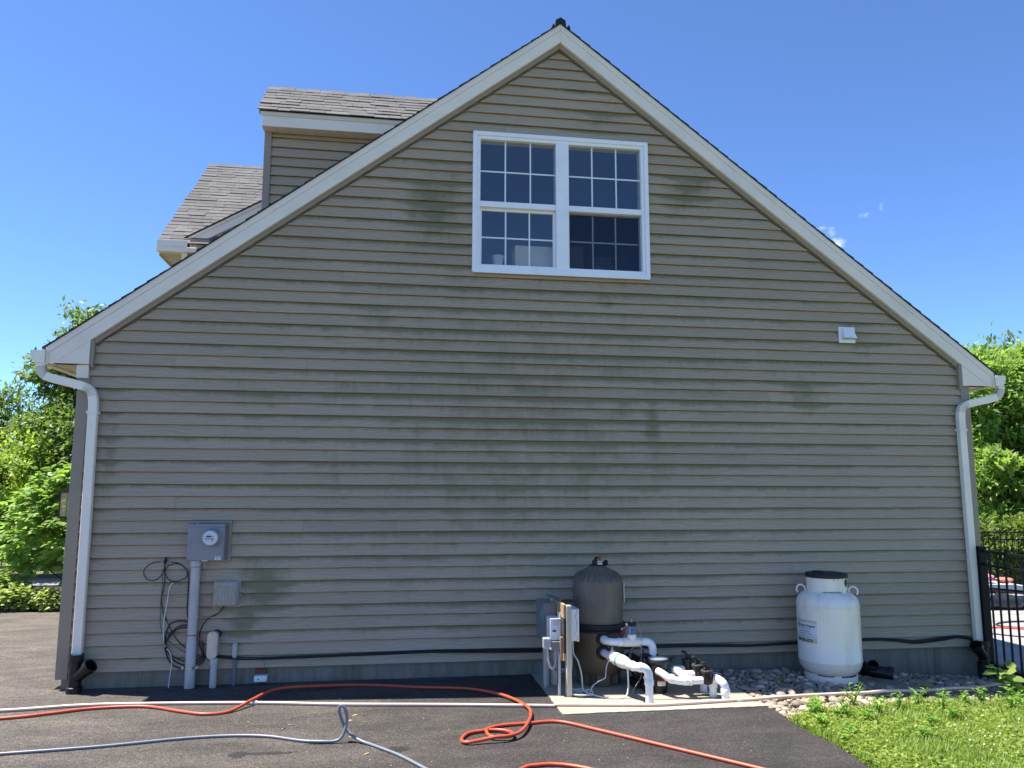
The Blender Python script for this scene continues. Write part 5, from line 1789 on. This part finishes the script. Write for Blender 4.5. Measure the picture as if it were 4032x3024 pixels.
# ------------------------------------------------------------------ stone bed
def build_stones():
    edge = lambda x: np.interp(x, [6.15, 6.57, 7.76, 8.97, 9.8], [-1.70, -1.56, -1.22, -1.03, -.90])
    b = MB()
    xs = np.linspace(6.16, 9.75, 30)
    vs, fs = [], []
    for i, x in enumerate(xs):
        vs += [(x, .03, zg(x) - .028), (x, edge(x) - .12, zg(x) - .028)]
        if i:
            fs.append((2 * i - 2, 2 * i - 1, 2 * i + 1, 2 * i))
    b.add(vs, fs)
    bed = structure(b.build('stone_bed', 'gravel_soil', org=(7.9, -.6, -.2)))
    # pebble meshes
    base = []
    for q in range(10):
        n1, n2 = 8, 5
        vs, fs = [], []
        ph = RS.uniform(0, 6, 6)
        for j in range(n2 + 1):
            th = math.pi * j / n2
            for i in range(n1):
                a = 2 * math.pi * i / n1
                k = 1 + .12 * math.sin(2 * a + ph[0]) + .08 * math.sin(3 * a + ph[1] + th) + .06 * math.cos(2 * th + ph[2])
                vs.append((k * math.sin(th) * math.cos(a), .72 * k * math.sin(th) * math.sin(a), .52 * k * math.cos(th)))
        for j in range(n2):
            for i in range(n1):
                i2 = (i + 1) % n1
                fs.append((j * n1 + i, (j + 1) * n1 + i, (j + 1) * n1 + i2, j * n1 + i2))
        base.append((np.array(vs), fs))
    meshes = []
    for q in range(10):
        for mt in ('stone', 'stone_warm', 'stone_cool'):
            m = MB().add(base[q][0], base[q][1])
            meshes.append(m.mesh('stone', mt, smooth=80))
    cand = []
    tries = 0
    cells = {}
    while len(cand) < 1650 and tries < 60000:
        tries += 1
        x = 6.19 + (9.6 - 6.19) * RS.rand()
        y = edge(x) - .05 + (.0 - edge(x) + .03) * RS.rand()
        s = float(np.clip(RS.lognormal(-3.40, .32), .019, .062))
        if (x - 7.345) ** 2 + (y + .40) ** 2 < .235 ** 2:
            continue
        ok = True
        ci, cj = int(x / .1), int(y / .1)
        for a in (-1, 0, 1):
            for b_ in (-1, 0, 1):
                for (xx, yy, ss) in cells.get((ci + a, cj + b_), ()):
                    if (xx - x) ** 2 + (yy - y) ** 2 < (.74 * (ss + s)) ** 2:
                        ok = False
                        break
                if not ok:
                    break
            if not ok:
                break
        if ok:
            cells.setdefault((ci, cj), []).append((x, y, s))
            cand.append((x, y, s))
    # the 300 that show largest are pieces of the bed, the rest one mass
    dist = lambda c: c[2] / math.hypot(c[0] - 2.97, c[1] + 8)
    cand.sort(key=dist, reverse=True)
    for x, y, s in cand[:300]:
        k = RS.randint(len(meshes))
        sx, sy, sz = s * RS.uniform(.9, 1.25), s * RS.uniform(.85, 1.15), s * RS.uniform(.8, 1.1)
        piece('stone', meshes[k], bed, (x, y, zg(x) - .030 + sz * .45), (RS.uniform(-.25, .25), RS.uniform(-.25, .25), RS.uniform(0, 6.3)), (sx, sy, sz))
    for mt, sub in (('stone', 0), ('stone_warm', 1), ('stone_cool', 2)):
        VV, FF = [], []
        o = 0
        for i, (x, y, s) in enumerate(cand[300:]):
            if i % 3 != sub:
                continue
            v, f = base[RS.randint(10)]
            a = RS.uniform(0, 6.3)
            R_ = np.array([[math.cos(a), -math.sin(a), 0], [math.sin(a), math.cos(a), 0], [0, 0, 1]])
            vv = (v * s * RS.uniform(.85, 1.2, 3)) @ R_.T + np.array((x - 7.9, y + .6, zg(x) - .030 + s * .4 + .2))
            VV.append(vv)
            FF.append(np.array(f) + o)
            o += len(v)
        me = np_mesh('small_stones', np.concatenate(VV), np.concatenate(FF), mt, True)
        ob = piece('small_stones', me, bed, (7.9, -.6, -.2))
        ob['kind'] = 'stuff'


build_stones()


# ------------------------------------------------------------------ lawn, weeds, sapling
def lawn():
    edge = lambda x: np.interp(x, [6.15, 6.57, 7.0, 7.76, 8.97, 9.8], [-1.74, -1.60, -1.46, -1.24, -1.06, -.92])
    # blades
    def pts(n, x0, x1, y0, rag):
        x = RS.uniform(x0, x1, n)
        top = edge(x) + RS.uniform(-.08, .04, n) * rag
        y = y0 + (top - y0) * RS.rand(n)
        left = 6.16 + RS.exponential(.012, n) + .02 * np.sin(y * 7)
        keep = x > left
        return x[keep], y[keep]
    V, F = [], []
    o = 0
    for n, x0, x1, y0, h in ((64000, 6.12, 9.6, -3.6, .062), (26000, 6.12, 13, -9, .060)):
        x, y = pts(n, x0, x1, y0, 1)
        z = np.array([zg(a) for a in x]) - .035
        m = len(x)
        hh = h * RS.uniform(.4, 1.5, m)
        a = RS.uniform(0, 6.283, m)
        lean = RS.uniform(.1, .9, m) * hh
        wd = RS.uniform(.0025, .005, m)
        dx, dy = np.cos(a), np.sin(a)
        B = np.stack([x, y, z], 1)
        S = np.stack([-dy, dx, 0 * dx], 1) * wd[:, None]
        Md = B + np.stack([dx * lean * .35, dy * lean * .35, hh * .6], 1)
        Tp = B + np.stack([dx * lean, dy * lean, hh], 1)
        vv = np.stack([B - S, B + S, Md + S * .8, Md - S * .8, Tp], 1).reshape(-1, 3)
        b = np.arange(m)[:, None] * 5 + o
        F.append(np.concatenate([b + np.array([[0, 1, 2]]), b + np.array([[0, 2, 3]]), b + np.array([[3, 2, 4]])], 0))
        V.append(vv)
        o += 5 * m
    ob = bpy.data.objects.new('lawn_grass', np_mesh('lawn_grass', np.concatenate(V), np.concatenate(F), 'grass'))
    COL.objects.link(ob)
    tag(ob, 'rough sunlit grass right of the drive', 'grass', kind='stuff')
    # clover and broadleaf cover in patches
    x, y = pts(30000, 6.14, 9.6, -3.4, 1)
    pn = np.sin(x * 5.1 + 1.3 * np.sin(y * 4.0)) + np.sin(y * 6.3 + x * 2.2)
    k = pn + RS.uniform(-1.2, 1.2, len(x)) > -.1
    x, y = x[k], y[k]
    m = len(x)
    z = np.array([zg(a) for a in x]) - .035 + RS.uniform(.010, .085, m)
    D = np.stack([RS.normal(0, 1, m), RS.normal(0, 1, m), RS.uniform(-.1, .5, m)], 1)
    N = np.stack([RS.normal(0, .35, m), RS.normal(0, .35, m), np.ones(m)], 1)
    L = RS.uniform(.013, .042, m)
    Vv, Ff = leaf_arrays(np.stack([x, y, z], 1), D, N, L, L * RS.uniform(.55, .85, m), .15)
    ob = bpy.data.objects.new('clover_cover', np_mesh('clover_cover', Vv, Ff, 'clover'))
    COL.objects.link(ob)
    tag(ob, 'clover and small broadleaf weeds spread through the grass', 'clover', kind='stuff')
    # white clover heads: small globes
    b = MB()
    cnt = 0
    while cnt < 75:
        x = RS.uniform(6.4, 9.2)
        y = RS.uniform(-3.2, edge(x) - .05)
        if RS.rand() > .25 + .75 * (x > 7.0):
            continue
        s = RS.uniform(.005, .0085)
        zz = zg(x) - .035 + RS.uniform(.06, .11)
        b.lathe([(s * .5, zz - s), (s, zz - s * .3), (s * .95, zz + s * .3), (s * .4, zz + s)], (x, y), 7)
        cnt += 1
    ob = b.build('clover_flowers', 'flower_white', org=(0, 0, 0))
    tag(ob, 'white clover flower heads dotted over the grass', 'flowers', kind='stuff')
    for i, (x, y) in enumerate(((7.02, -1.35), (7.05, -1.62))):
        z0 = zg(x) - .035
        t = thing('dandelion', ('small yellow flower by the hose at the stone edge', 'small yellow flower in the grass a little nearer the camera')[i], 'flower', (x, y, z0))
        MB().tube([(x, y, z0), (x + .004, y, z0 + .06), (x, y + .003, z0 + .11)], .0015, 5).build('stem', 'weed', t)
        MB().lathe([(.004, z0 + .108), (.014, z0 + .116), (.012, z0 + .121), (.003, z0 + .122)], (x, y + .003), 10).build('head', 'flower_yellow', t)


lawn()


def leafy_plant(name, label, cat, base, h, stems, nl, leafL, leafW, mat, spread=.4, group=None, rich=True, seed=0, droop=.2):
    rs = np.random.RandomState(seed)
    t = thing(name, label, cat, base, group)
    sb = MB()
    C, D = [], []
    for s in range(stems):
        a = rs.uniform(0, 6.28)
        sp = spread * rs.uniform(.2, 1)
        hh = h * rs.uniform(.65, 1.05)
        p = [(base[0] + math.cos(a) * sp * hh * q * q + rs.uniform(-.006, .006), base[1] + math.sin(a) * sp * hh * q * q + rs.uniform(-.006, .006), base[2] + hh * q) for q in (0, .35, .7, 1)]
        cc = catmull(p, 5)
        sb.tube(cc, [max(.0012, .0036 * h / .2 * (1 - .6 * i / len(cc))) for i in range(len(cc))], 5)
        for k in range(nl):
            q = .15 + .85 * (k + rs.uniform(0, .6)) / nl
            i = min(int(q * (len(cc) - 1)), len(cc) - 1)
            b = rs.uniform(0, 6.28)
            C.append(cc[i])
            D.append((math.cos(b), math.sin(b), rs.uniform(-droop, .55)))
    sb.build('stem', mat, t, smooth=60)
    C, D = np.array(C), np.array(D)
    n = len(C)
    N = np.stack([rs.normal(0, .3, n), rs.normal(0, .3, n), np.ones(n)], 1)
    L = leafL * rs.uniform(.6, 1.15, n)
    V, F = leaf_arrays(C, D, N, L, L * leafW / leafL * rs.uniform(.8, 1.1, n), .18, rich)
    me = np_mesh('leaves', V - np.array(base), F, mat)
    o = piece('leaves', me, t, base)
    return t


WEEDS = [((6.36, -1.70), .20, 'tallest leafy weed at the drive edge next to the pad corner'), ((6.52, -1.50), .18, 'leafy weed between the hose and the drive edge'), ((6.90, -1.42), .25, 'tall lance-leaved weed just below the hose'),
         ((7.00, -1.60), .22, 'second tall lance-leaved weed further into the grass'), ((7.55, -1.32), .20, 'leafy weed under the middle of the propane tank'), ((7.70, -1.45), .22, 'bushy weed below the loose pipe elbow'),
         ((8.30, -1.15), .20, 'bushy weed where the hose bends towards the fence'), ((8.45, -1.35), .18, 'broad weed in the grass below the fence post'), ((6.30, -2.05), .14, 'low weed hugging the drive edge half way down'),
         ((6.75, -1.95), .16, 'low leafy weed in the open grass near the drive'), ((7.25, -2.05), .15, 'round leafy weed in the middle of the grass'), ((6.24, -2.45), .12, 'small weed at the drive edge near the bottom of the view'),
         ((6.45, -1.62), .16, 'second weed at the pad corner a step into the grass'), ((6.62, -1.72), .17, 'leafy weed left of the tall lance-leaved pair'), ((7.30, -1.45), .19, 'weed between the lance-leaved pair and the tank'),
         ((8.05, -1.30), .18, 'weed right of the bushy one below the pipe elbow'), ((6.42, -2.25), .13, 'weed low in the grass a little off the drive edge'), ((6.95, -2.35), .14, 'weed near the bottom of the view left of the flowers'),
         ((7.60, -1.80), .15, 'weed in the flowering part of the grass'), ((6.55, -1.85), .14, 'weed beside the drive edge above the low one'), ((8.62, -1.22), .17, 'weed left of the sapling in the grass'),
         ((7.95, -.98), .13, 'thin weed rising out of the stones by the hose'), ((6.75, -.55), .10, 'small green weed between the stones left of the tank'), ((8.75, -1.02), .2, 'leafy weed at the right end of the hose')]
for i, ((x, y), h, lab) in enumerate(WEEDS):
    leafy_plant('weed_plant', lab, 'weed', (x, y - (.10 if y > -1.75 and y < -1.0 else 0), zg(x) - .035), h, 7 if h > .12 else 4, 11, .058 if h > .12 else .035, .018, 'weed', .55, 'weeds in the rough grass', seed=50 + i)
leafy_plant('tree_sapling', 'young sapling with large yellow-green leaves before the black fence', 'sapling', (8.85, -.98, -.29), .40, 4, 7, .17, .085, 'sapling', .75, seed=84, droop=.5)


def litter():
    me = []
    for q in range(3):
        V, F = leaf_arrays(np.zeros((1, 3)), np.array([[1., 0, 0]]), np.array([[0, .1 * q, 1.]]), np.array([.05]), np.array([.022]), .12, True)
        me.append((np_mesh('dry_leaf', V, F, 'leaf_litter'), np_mesh('green_leaf', V, F, 'weed')))
    spots = [(2.57, -.70, 0, 'dry leaf by the top of the grey hose loop'), (2.69, -1.33, 0, 'dry leaf beside the grey hose loop'), (2.74, -1.20, 0, 'curled dry leaf right of the grey hose loop'), (2.21, -1.42, 0, 'dry leaf left of the grey hose loop'),
             (2.18, -1.52, 0, 'leaf scrap left of the grey hose loop near the hose'), (2.73, -1.78, 0, 'pale leaf under the grey hose loop'), (2.86, -2.17, 0, 'twig-like leaf beside the wet patch'),
             (5.88, -2.10, 1, 'fresh green leaf lying on the dark drive'), (5.90, -1.78, 1, 'small green leaf on the drive below the pad'), (1.9, -1.3, 0, 'leaf scrap between the tan and grey hoses'), (-.6, 2.6, 0, 'dry leaf on the drive by the left corner'), (-1.2, 3.4, 0, 'dry leaf on the drive before the low plants')]
    for i, (x, y, g, lab) in enumerate(spots):
        o = piece('green_leaf' if g else 'dry_leaf', me[i % 3][g], None, (x, y, G + .004), (RS.uniform(-.1, .1), RS.uniform(-.1, .1), RS.uniform(0, 6)), (RS.uniform(.7, 1.2),) * 3)
        tag(o, lab, 'leaf', 'leaves on the drive')
    n = 130
    x, y = RS.normal(2.5, .7, n), RS.normal(-1.35, .5, n)
    D = np.stack([RS.normal(0, 1, n), RS.normal(0, 1, n), RS.uniform(0, .2, n)], 1)
    L = RS.uniform(.006, .02, n)
    V, F = leaf_arrays(np.stack([x, y, np.full(n, G + .003)], 1), D, np.tile((0., 0, 1.), (n, 1)), L, L * .45, .15)
    ob = bpy.data.objects.new('leaf_scraps', np_mesh('leaf_scraps', V, F, 'leaf_litter'))
    COL.objects.link(ob)
    tag(ob, 'tiny dry leaf scraps strewn round the grey hose loop', 'leaf litter', kind='stuff')
    # pale stone chips pressed into and lying on the asphalt
    b = MB()
    for k in range(110):
        x, y = RS.uniform(-1.5, 6.0), RS.uniform(-3.2, -.5)
        s = RS.uniform(.0015, .0042)
        b.lathe([(s, G - .002), (s * 1.1, G + s * .3), (s * .5, G + s * .8)], (x, y), 5)
    tag(b.build('stone_chips', 'stone_warm', org=(0, 0, 0)), 'pale stone chips scattered on the asphalt', 'gravel', kind='stuff')


litter()


# ------------------------------------------------------------------ fence and pool yard on the right
def fence_panel(name, label, a, b, zt, z2, zb, zp, sp, post=None, bar=.008, cap=True):
    a, b = np.array(a, float), np.array(b, float)
    d = b - a
    L = np.linalg.norm(d)
    d /= L
    nrm = np.array((-d[1], d[0]))
    t = thing(name, label, 'fence', (a[0], a[1], zp))

    def bar_box(s0, s1, w, z0, z1, nm, mat='fence_black'):
        p = [a + d * s0 - nrm * w, a + d * s1 - nrm * w, a + d * s1 + nrm * w, a + d * s0 + nrm * w]
        MB().prism_z([tuple(q) for q in p], z0, z1).build(nm, mat, t)
    for z in (zt, z2, zb):
        bar_box(0, L, .013, z - .026, z, 'rail')
    s = sp
    i = 0
    while s < L - .02:
        bar_box(s - bar, s + bar, bar, zp + .05, zt + (-.003 if cap else -.10), 'picket')
        s += sp
    for s in (post or ()):
        bar_box(s - .038, s + .038, .038, zp - .06, zt + .02, 'post')
        bar_box(s - .043, s + .043, .043, zt + .02, zt + .034, 'post_cap')
    return t


fence_panel('yard_fence', 'black metal fence panel leaving the right house corner towards the camera', (9.352, -.10), (8.96, -2.06), 1.035, .892, -.147, -.31, .150, (0.0,))
fence_panel('pool_fence', 'black metal fence along the far side of the pool deck', (13.0, 7.06), (21.0, 4.5), .872, .735, -.31, -.40, .108, (1.3, 3.6, 5.9))


def build_yard():
    t = thing('sun_lounger', 'grey mesh sun lounger with raised back seen through the black fence', 'sun lounger', (14.2, 5.2, -.35))
    d = np.array((.955, -.30))
    nn = np.array((.30, .955))
    o = np.array((13.05, 5.25))

    def pr(prof, w, nm, mat):
        b = MB()
        vs = []
        for sgn in (-1, 1):
            for s, z in prof:
                q = o + d * s + nn * w * sgn
                vs.append((q[0], q[1], z))
        n = len(prof)
        fs = [tuple(range(n)), tuple(range(2 * n - 1, n - 1, -1))] + [(i, i + n, (i + 1) % n + n, (i + 1) % n) for i in range(n)]
        b.add(vs, fs).build(nm, mat, t)
    pr([(-.10, .36), (.0, .52), (.42, .06), (.38, .0)], .30, 'backrest', 'lounge_mesh')
    pr([(.36, .04), (.9, .05), (1.35, -.03), (1.9, -.12), (1.9, -.15), (1.3, -.065), (.38, .0)], .30, 'seat', 'lounge_light')
    pr([(.30, -.02), (.34, -.02), (1.95, -.19), (1.9, -.24)], .31, 'frame', 'lounge_mesh')
    for s in (.45, 1.75):
        pr([(s, -.05), (s + .05, -.05), (s + .05, -.35), (s, -.35)], .30, 'leg', 'lounge_mesh')
    def lump(c, r, seed):
        rs = np.random.RandomState(seed)
        b = MB().lathe([(r[0] * math.sin(q), r[2] * -math.cos(q)) for q in np.linspace(.15, math.pi - .15, 9)], (0, 0), 18)
        ph = rs.uniform(0, 6, 8)
        b.move(lambda x, y, z: (c[0] + x * (1 + .25 * math.sin(9 * y / r[0] + ph[0]) + .15 * math.sin(14 * z / r[2] + ph[1])), c[1] + y * r[1] / r[0] * (1 + .25 * math.sin(8 * x / r[0] + ph[2])), c[2] + z * (1 + .3 * math.sin(7 * x / r[0] + ph[3]) * math.cos(6 * y / r[0] + ph[4]))))
        return b
    q = o + d * .62
    tag(lump((q[0] - .12, q[1] - .02, .14), (.17, .15, .07), 3).build('pink_towel', 'towel_pink', smooth=60), 'crumpled pink towel on the sun lounger', 'towel')
    tag(lump((q[0] + .22, q[1] - .10, .10), (.15, .13, .045), 4).build('red_towel', 'towel_red', smooth=60), 'reddish towel beside the pink one on the lounger', 'towel')
    tag(lump((13.55, 4.65, -.24), (.52, .26, .13), 5).build('black_bag', 'bag_black', smooth=60), 'shiny black bag lying on the deck by the lounger', 'bag')
    tag(lump((13.15, 4.95, -.26), (.30, .2, .09), 6).build('black_tarp', 'bag_black', smooth=60), 'smaller black bundle left of the black bag', 'bag')
    tag(lump((13.05, 4.86, -.20), (.10, .08, .08), 8).build('pale_blue_bag', 'sky_blue_tag', smooth=60), 'little blue wrapper on the black bundle', 'bag')
    tag(lump((13.98, 4.08, -.20), (.20, .20, .17), 7).build('teal_bag', 'bag_teal', smooth=60), 'bright turquoise bag on the pool deck', 'bag')
    z = -.335
    hose('deck_orange_hose', 'orange hose crossing the pool deck behind the fence', [(10.6, 4.0, z), (11.5, 3.1, z), (12.2, 2.65, z), (12.9, 2.05, z), (14.0, 1.3, z)], .02, 'orange_hose')
    hose('deck_dark_hose', 'dark hose arcing over the pool deck', [(14.6, 2.7, z), (13.6, 2.95, z), (12.9, 3.25, z), (12.35, 3.25, z), (12.05, 3.0, z), (12.3, 2.7, z), (13.2, 2.0, z)], .014, 'black_cable')
    hose('deck_thin_cord', 'thin dark cord on the near part of the pool deck', [(10.9, 3.1, z), (11.4, 2.45, z), (11.9, 1.9, z), (12.6, 1.2, z)], .009, 'black_cable')
    tag(MB().box(9.95, 10.05, -.1, 3.4, -.376, -.32).build('deck_curb', 'foundation', bevel=.01), 'dark curb along the shaded near edge of the pool deck', 'curb')


build_yard()


# ------------------------------------------------------------------ trees and shrubs
def make_tree(name, label, cat, base, trunk_h, r0, blobs, nclump, per, leaf, mat, seed, group=None, clump_r=.25, droop=.35, shell=.5, wid=.5, limbs=16):
    rs = np.random.RandomState(seed)
    t = thing(name, label, cat, base, group)
    vol = np.array([b[3] * b[4] * b[5] for b in blobs])
    idx = rs.choice(len(blobs), nclump, p=vol / vol.sum())
    B = np.array(blobs)[idx]
    dr = unit(rs.normal(0, 1, (nclump, 3)))
    rr = (shell + (1 - shell) * rs.rand(nclump) ** .6)[:, None]
    CC = B[:, :3] + dr * B[:, 3:] * rr
    cr = clump_r * rs.uniform(.6, 1.3, nclump)
    C = np.repeat(CC, per, 0) + rs.normal(0, 1, (nclump * per, 3)) * np.repeat(cr, per)[:, None] * np.array((1, 1, .42))
    n = len(C)
    out = np.repeat(dr, per, 0)
    D = unit(out * .7 + rs.normal(0, .8, (n, 3)) + np.array((0, 0, -droop)))
    N = unit(np.stack([rs.normal(0, .45, n), rs.normal(0, .45, n), np.ones(n)], 1) + out * .3)
    L = leaf * rs.uniform(.65, 1.25, n)
    V, F = leaf_arrays(C, D, N, L, L * wid * rs.uniform(.8, 1.2, n), .15, False)
    me = np_mesh('crown', V - np.array(base), F, mat)
    piece('crown', me, t, base)
    # trunk with limbs reaching into the crown
    b = MB()
    c0 = np.array(blobs[0][:3])
    top = c0 + np.array((0, 0, blobs[0][5] * .5))
    bs = np.array(base, float)
    pth = [bs, bs * .65 + top * .35 + rs.normal(0, .08, 3) * r0 * 6, bs * .3 + top * .7 + rs.normal(0, .08, 3) * r0 * 8, top]
    pc = catmull(pth, 6)
    b.tube(pc, [r0 * (1 - .85 * i / len(pc)) for i in range(len(pc))], 10)
    for k in range(limbs):
        i = int(len(pc) * rs.uniform(.25, .9))
        e = CC[rs.randint(nclump)]
        m_ = pc[i] * .5 + e * .5 + np.array((0, 0, .12)) * np.linalg.norm(e - pc[i])
        q = catmull([pc[i], m_, e], 5)
        rl = r0 * .38 * rs.uniform(.6, 1.1)
        b.tube(q, [rl * (1 - .88 * j / len(q)) for j in range(len(q))], 6)
    b.build('trunk', 'bark', t, smooth=60)
    return t


def big_leaf_shrub(name, label, base, c, r, nstem, mat, leaf, seed, group=None, ball=True):
    """rosettes of broad leaves over a rounded bush"""
    rs = np.random.RandomState(seed)
    t = thing(name, label, 'shrub', base, group)
    dr = unit(rs.normal(0, 1, (nstem, 3)))
    dr[:, 2] = np.where(dr[:, 2] < -.45, -dr[:, 2], dr[:, 2])
    P = np.array(c) + dr * np.array(r) * (.5 + .55 * rs.rand(nstem) ** .6)[:, None]
    per = 7
    C = np.repeat(P, per, 0) + rs.normal(0, .035, (nstem * per, 3))
    n = len(C)
    az = rs.uniform(0, 6.283, n)
    out = np.repeat(dr, per, 0)
    D = unit(np.stack([np.cos(az), np.sin(az), rs.uniform(-.35, .45, n)], 1) + out * .45)
    N = unit(out * .6 + np.array((0, 0, .9)) + rs.normal(0, .25, (n, 3)))
    L = leaf * rs.uniform(.55, 1.2, n)
    V, F = leaf_arrays(C, D, N, L, L * .56, .16, True)
    piece('leaves', np_mesh('leaves', V - np.array(base), F, mat), t, base)
    b = MB()
    for k in range(26):
        e = P[rs.randint(nstem)]
        s = np.array(base) + np.array((rs.uniform(-.15, .15), rs.uniform(-.15, .15), -.02))
        q = catmull([s, s * .5 + e * .5 + np.array((0, 0, .1)), e], 5)
        b.tube(q, [.018 * (1 - .75 * j / len(q)) for j in range(len(q))], 5)
    b.build('stem', 'bark', t, smooth=60)
    return t


def build_trees():
    # left: loose cherry behind the eave, darker maples below, big shrub and low plants by the bed
    make_tree('cherry_tree', 'tall cherry tree whose top rises beside the left eave', 'tree', (-4.6, 12.6, -.2), 2.2, .15,
              [(-4.5, 12.5, 4.4, 1.0, 1.2, 1.1), (-4.3, 12.4, 5.55, .85, .85, .66), (-5.40, 12.3, 4.5, .5, .55, .5), (-4.6, 12.4, 3.0, 1.25, 1.2, .8), (-3.9, 12.5, 4.9, 1.0, 1.0, .9)], 300, 55, .17, 'leaf_cherry', 3, 'trees left of the house', .20, .5, .35, .42, 26)
    make_tree('sparse_tree', 'thin open-branched tree against the sky at the left edge', 'tree', (-7.8, 14.0, -.2), 2.0, .10,
              [(-7.0, 13.6, 3.7, 1.35, 1.0, .75), (-7.6, 13.6, 3.2, 1.3, 1.0, .5)], 95, 34, .15, 'leaf_cherry', 5, 'trees left of the house', .17, .4, .1, .42, 30)
    make_tree('maple_tree', 'yellow-green maple filling the left edge behind the shrub', 'tree', (-5.6, 10.5, -.2), 1.0, .12,
              [(-5.2, 10.3, 1.65, 1.4, 1.2, 1.15), (-6.3, 10.5, 1.4, 1.3, 1.2, 1.1), (-4.6, 10.2, 1.1, 1.2, 1.1, 1.0)], 330, 60, .14, 'leaf_maple', 7, 'trees left of the house', .2, .3, .45, .5, 18)
    make_tree('ornamental_tree', 'small dense green tree between the maple and the house', 'tree', (-3.5, 11.2, -.2), 1.2, .12,
              [(-3.7, 11.2, 2.4, 1.3, 1.2, 1.4), (-3.2, 11.0, 1.2, 1.3, 1.2, 1.0), (-4.3, 11.4, 3.0, 1.0, 1.0, .8)], 300, 60, .15, 'leaf_cherry', 9, 'trees left of the house', .2, .4, .45, .48, 18)
    make_tree('background_tree', 'dark far tree closing the gap at the left behind the others', 'tree', (-6.0, 17.5, -.2), 1.5, .2,
              [(-6.2, 17.5, 2.2, 3.0, 1.5, 2.0), (-9.5, 17.5, 1.9, 2.6, 1.5, 1.7), (-3.5, 17.5, 2.0, 2.2, 1.4, 2.0)], 420, 44, .22, 'leaf_far', 12, 'trees left of the house', .32, .3, .4, .5, 14)
    big_leaf_shrub('hydrangea_shrub', 'big broad-leaved green shrub by the left corner of the house', (-2.0, 6.5, -.16), (-2.0, 6.5, .86), (1.40, 1.1, 1.26), 1250, 'leaf_shrub', .165, 21)
    for i, (x, y, c, r, lab) in enumerate(((-2.95, 5.75, .06, (.34, .3, .30), 'low mounded plant with yellow-green leaves before the big shrub'), (-2.62, 5.32, -.03, (.42, .26, .20), 'low yellow-green plant at the drive edge at the far left'),
                                           (-2.15, 5.28, -.05, (.36, .24, .18), 'low yellow-green plant at the drive edge by the corner post'), (-1.72, 5.30, -.06, (.22, .2, .16), 'smallest low plant half hidden by the corner post'), (-3.35, 5.55, .0, (.4, .3, .22), 'low plant cut by the left edge of the view'))):
        big_leaf_shrub('low_plant', lab, (x, y, -.16), (x, y, c), r, 110, 'leaf_cover', .085, 30 + i, 'low plants along the drive edge')
    # right: bright locust trees and a fir behind the pool fence
    make_tree('locust_tree', 'bright green tree rising over the right eave', 'tree', (18.6, 10.2, -.7), 2.2, .2,
              [(18.5, 10.0, 4.0, 1.8, 1.5, 1.4), (17.2, 9.8, 3.4, 1.5, 1.3, 1.3), (19.9, 10.2, 4.2, 1.6, 1.5, 1.4), (17.0, 9.8, 4.55, .9, .9, .75), (18.3, 10.0, 2.4, 1.9, 1.4, 1.0)], 260, 120, .19, 'leaf_bright', 41, 'trees behind the pool fence', .25, .25, .45, .42, 22)
    make_tree('walnut_tree', 'light green tree with drooping clumps behind the pool fence', 'tree', (17.6, 8.6, -.6), 1.2, .14,
              [(17.9, 8.6, 2.3, 1.5, 1.1, .9), (16.6, 8.4, 1.9, 1.1, .9, .75), (17.9, 8.4, .9, 1.5, 1.0, .8), (16.3, 8.3, .7, 1.0, .9, .6)], 110, 120, .18, 'leaf_bright', 43, 'trees behind the pool fence', .22, .3, .4, .42, 22)
    make_tree('fir_tree', 'grey-green fir half hidden behind the bright trees on the right', 'tree', (17.4, 11.0, -.7), 2.2, .16,
              [(17.6, 11.0, 2.3, 1.3, 1.2, 1.9), (16.6, 10.8, 1.2, 1.4, 1.2, 1.6), (18.6, 11.0, .8, 1.4, 1.2, 1.4)], 360, 60, .14, 'leaf_fir', 45, 'trees behind the pool fence', .24, .5, .4, .22, 26)
    make_tree('far_tree', 'tall tree at the right edge behind the locust', 'tree', (22.5, 13.5, -.8), 2.5, .2,
              [(22.0, 13.5, 4.4, 2.4, 1.8, 2.0), (20.2, 13.2, 3.6, 1.8, 1.6, 2.0), (21.0, 13.2, 1.6, 2.6, 1.6, 1.8), (18.6, 13.0, 2.0, 2.0, 1.5, 2.2)], 520, 44, .2, 'leaf_far', 47, 'trees behind the pool fence', .3, .3, .4, .48, 18)
    make_tree('hedge_tree', 'low leafy bush along the pool fence', 'tree', (16.6, 7.2, -.6), .6, .08,
              [(16.4, 7.3, .5, 1.5, .6, .65), (17.8, 7.0, .6, 1.2, .6, .7), (15.2, 7.6, .5, 1.0, .6, .6)], 180, 60, .12, 'leaf_far', 49, 'trees behind the pool fence', .2, .3, .4, .45, 12)


build_trees()
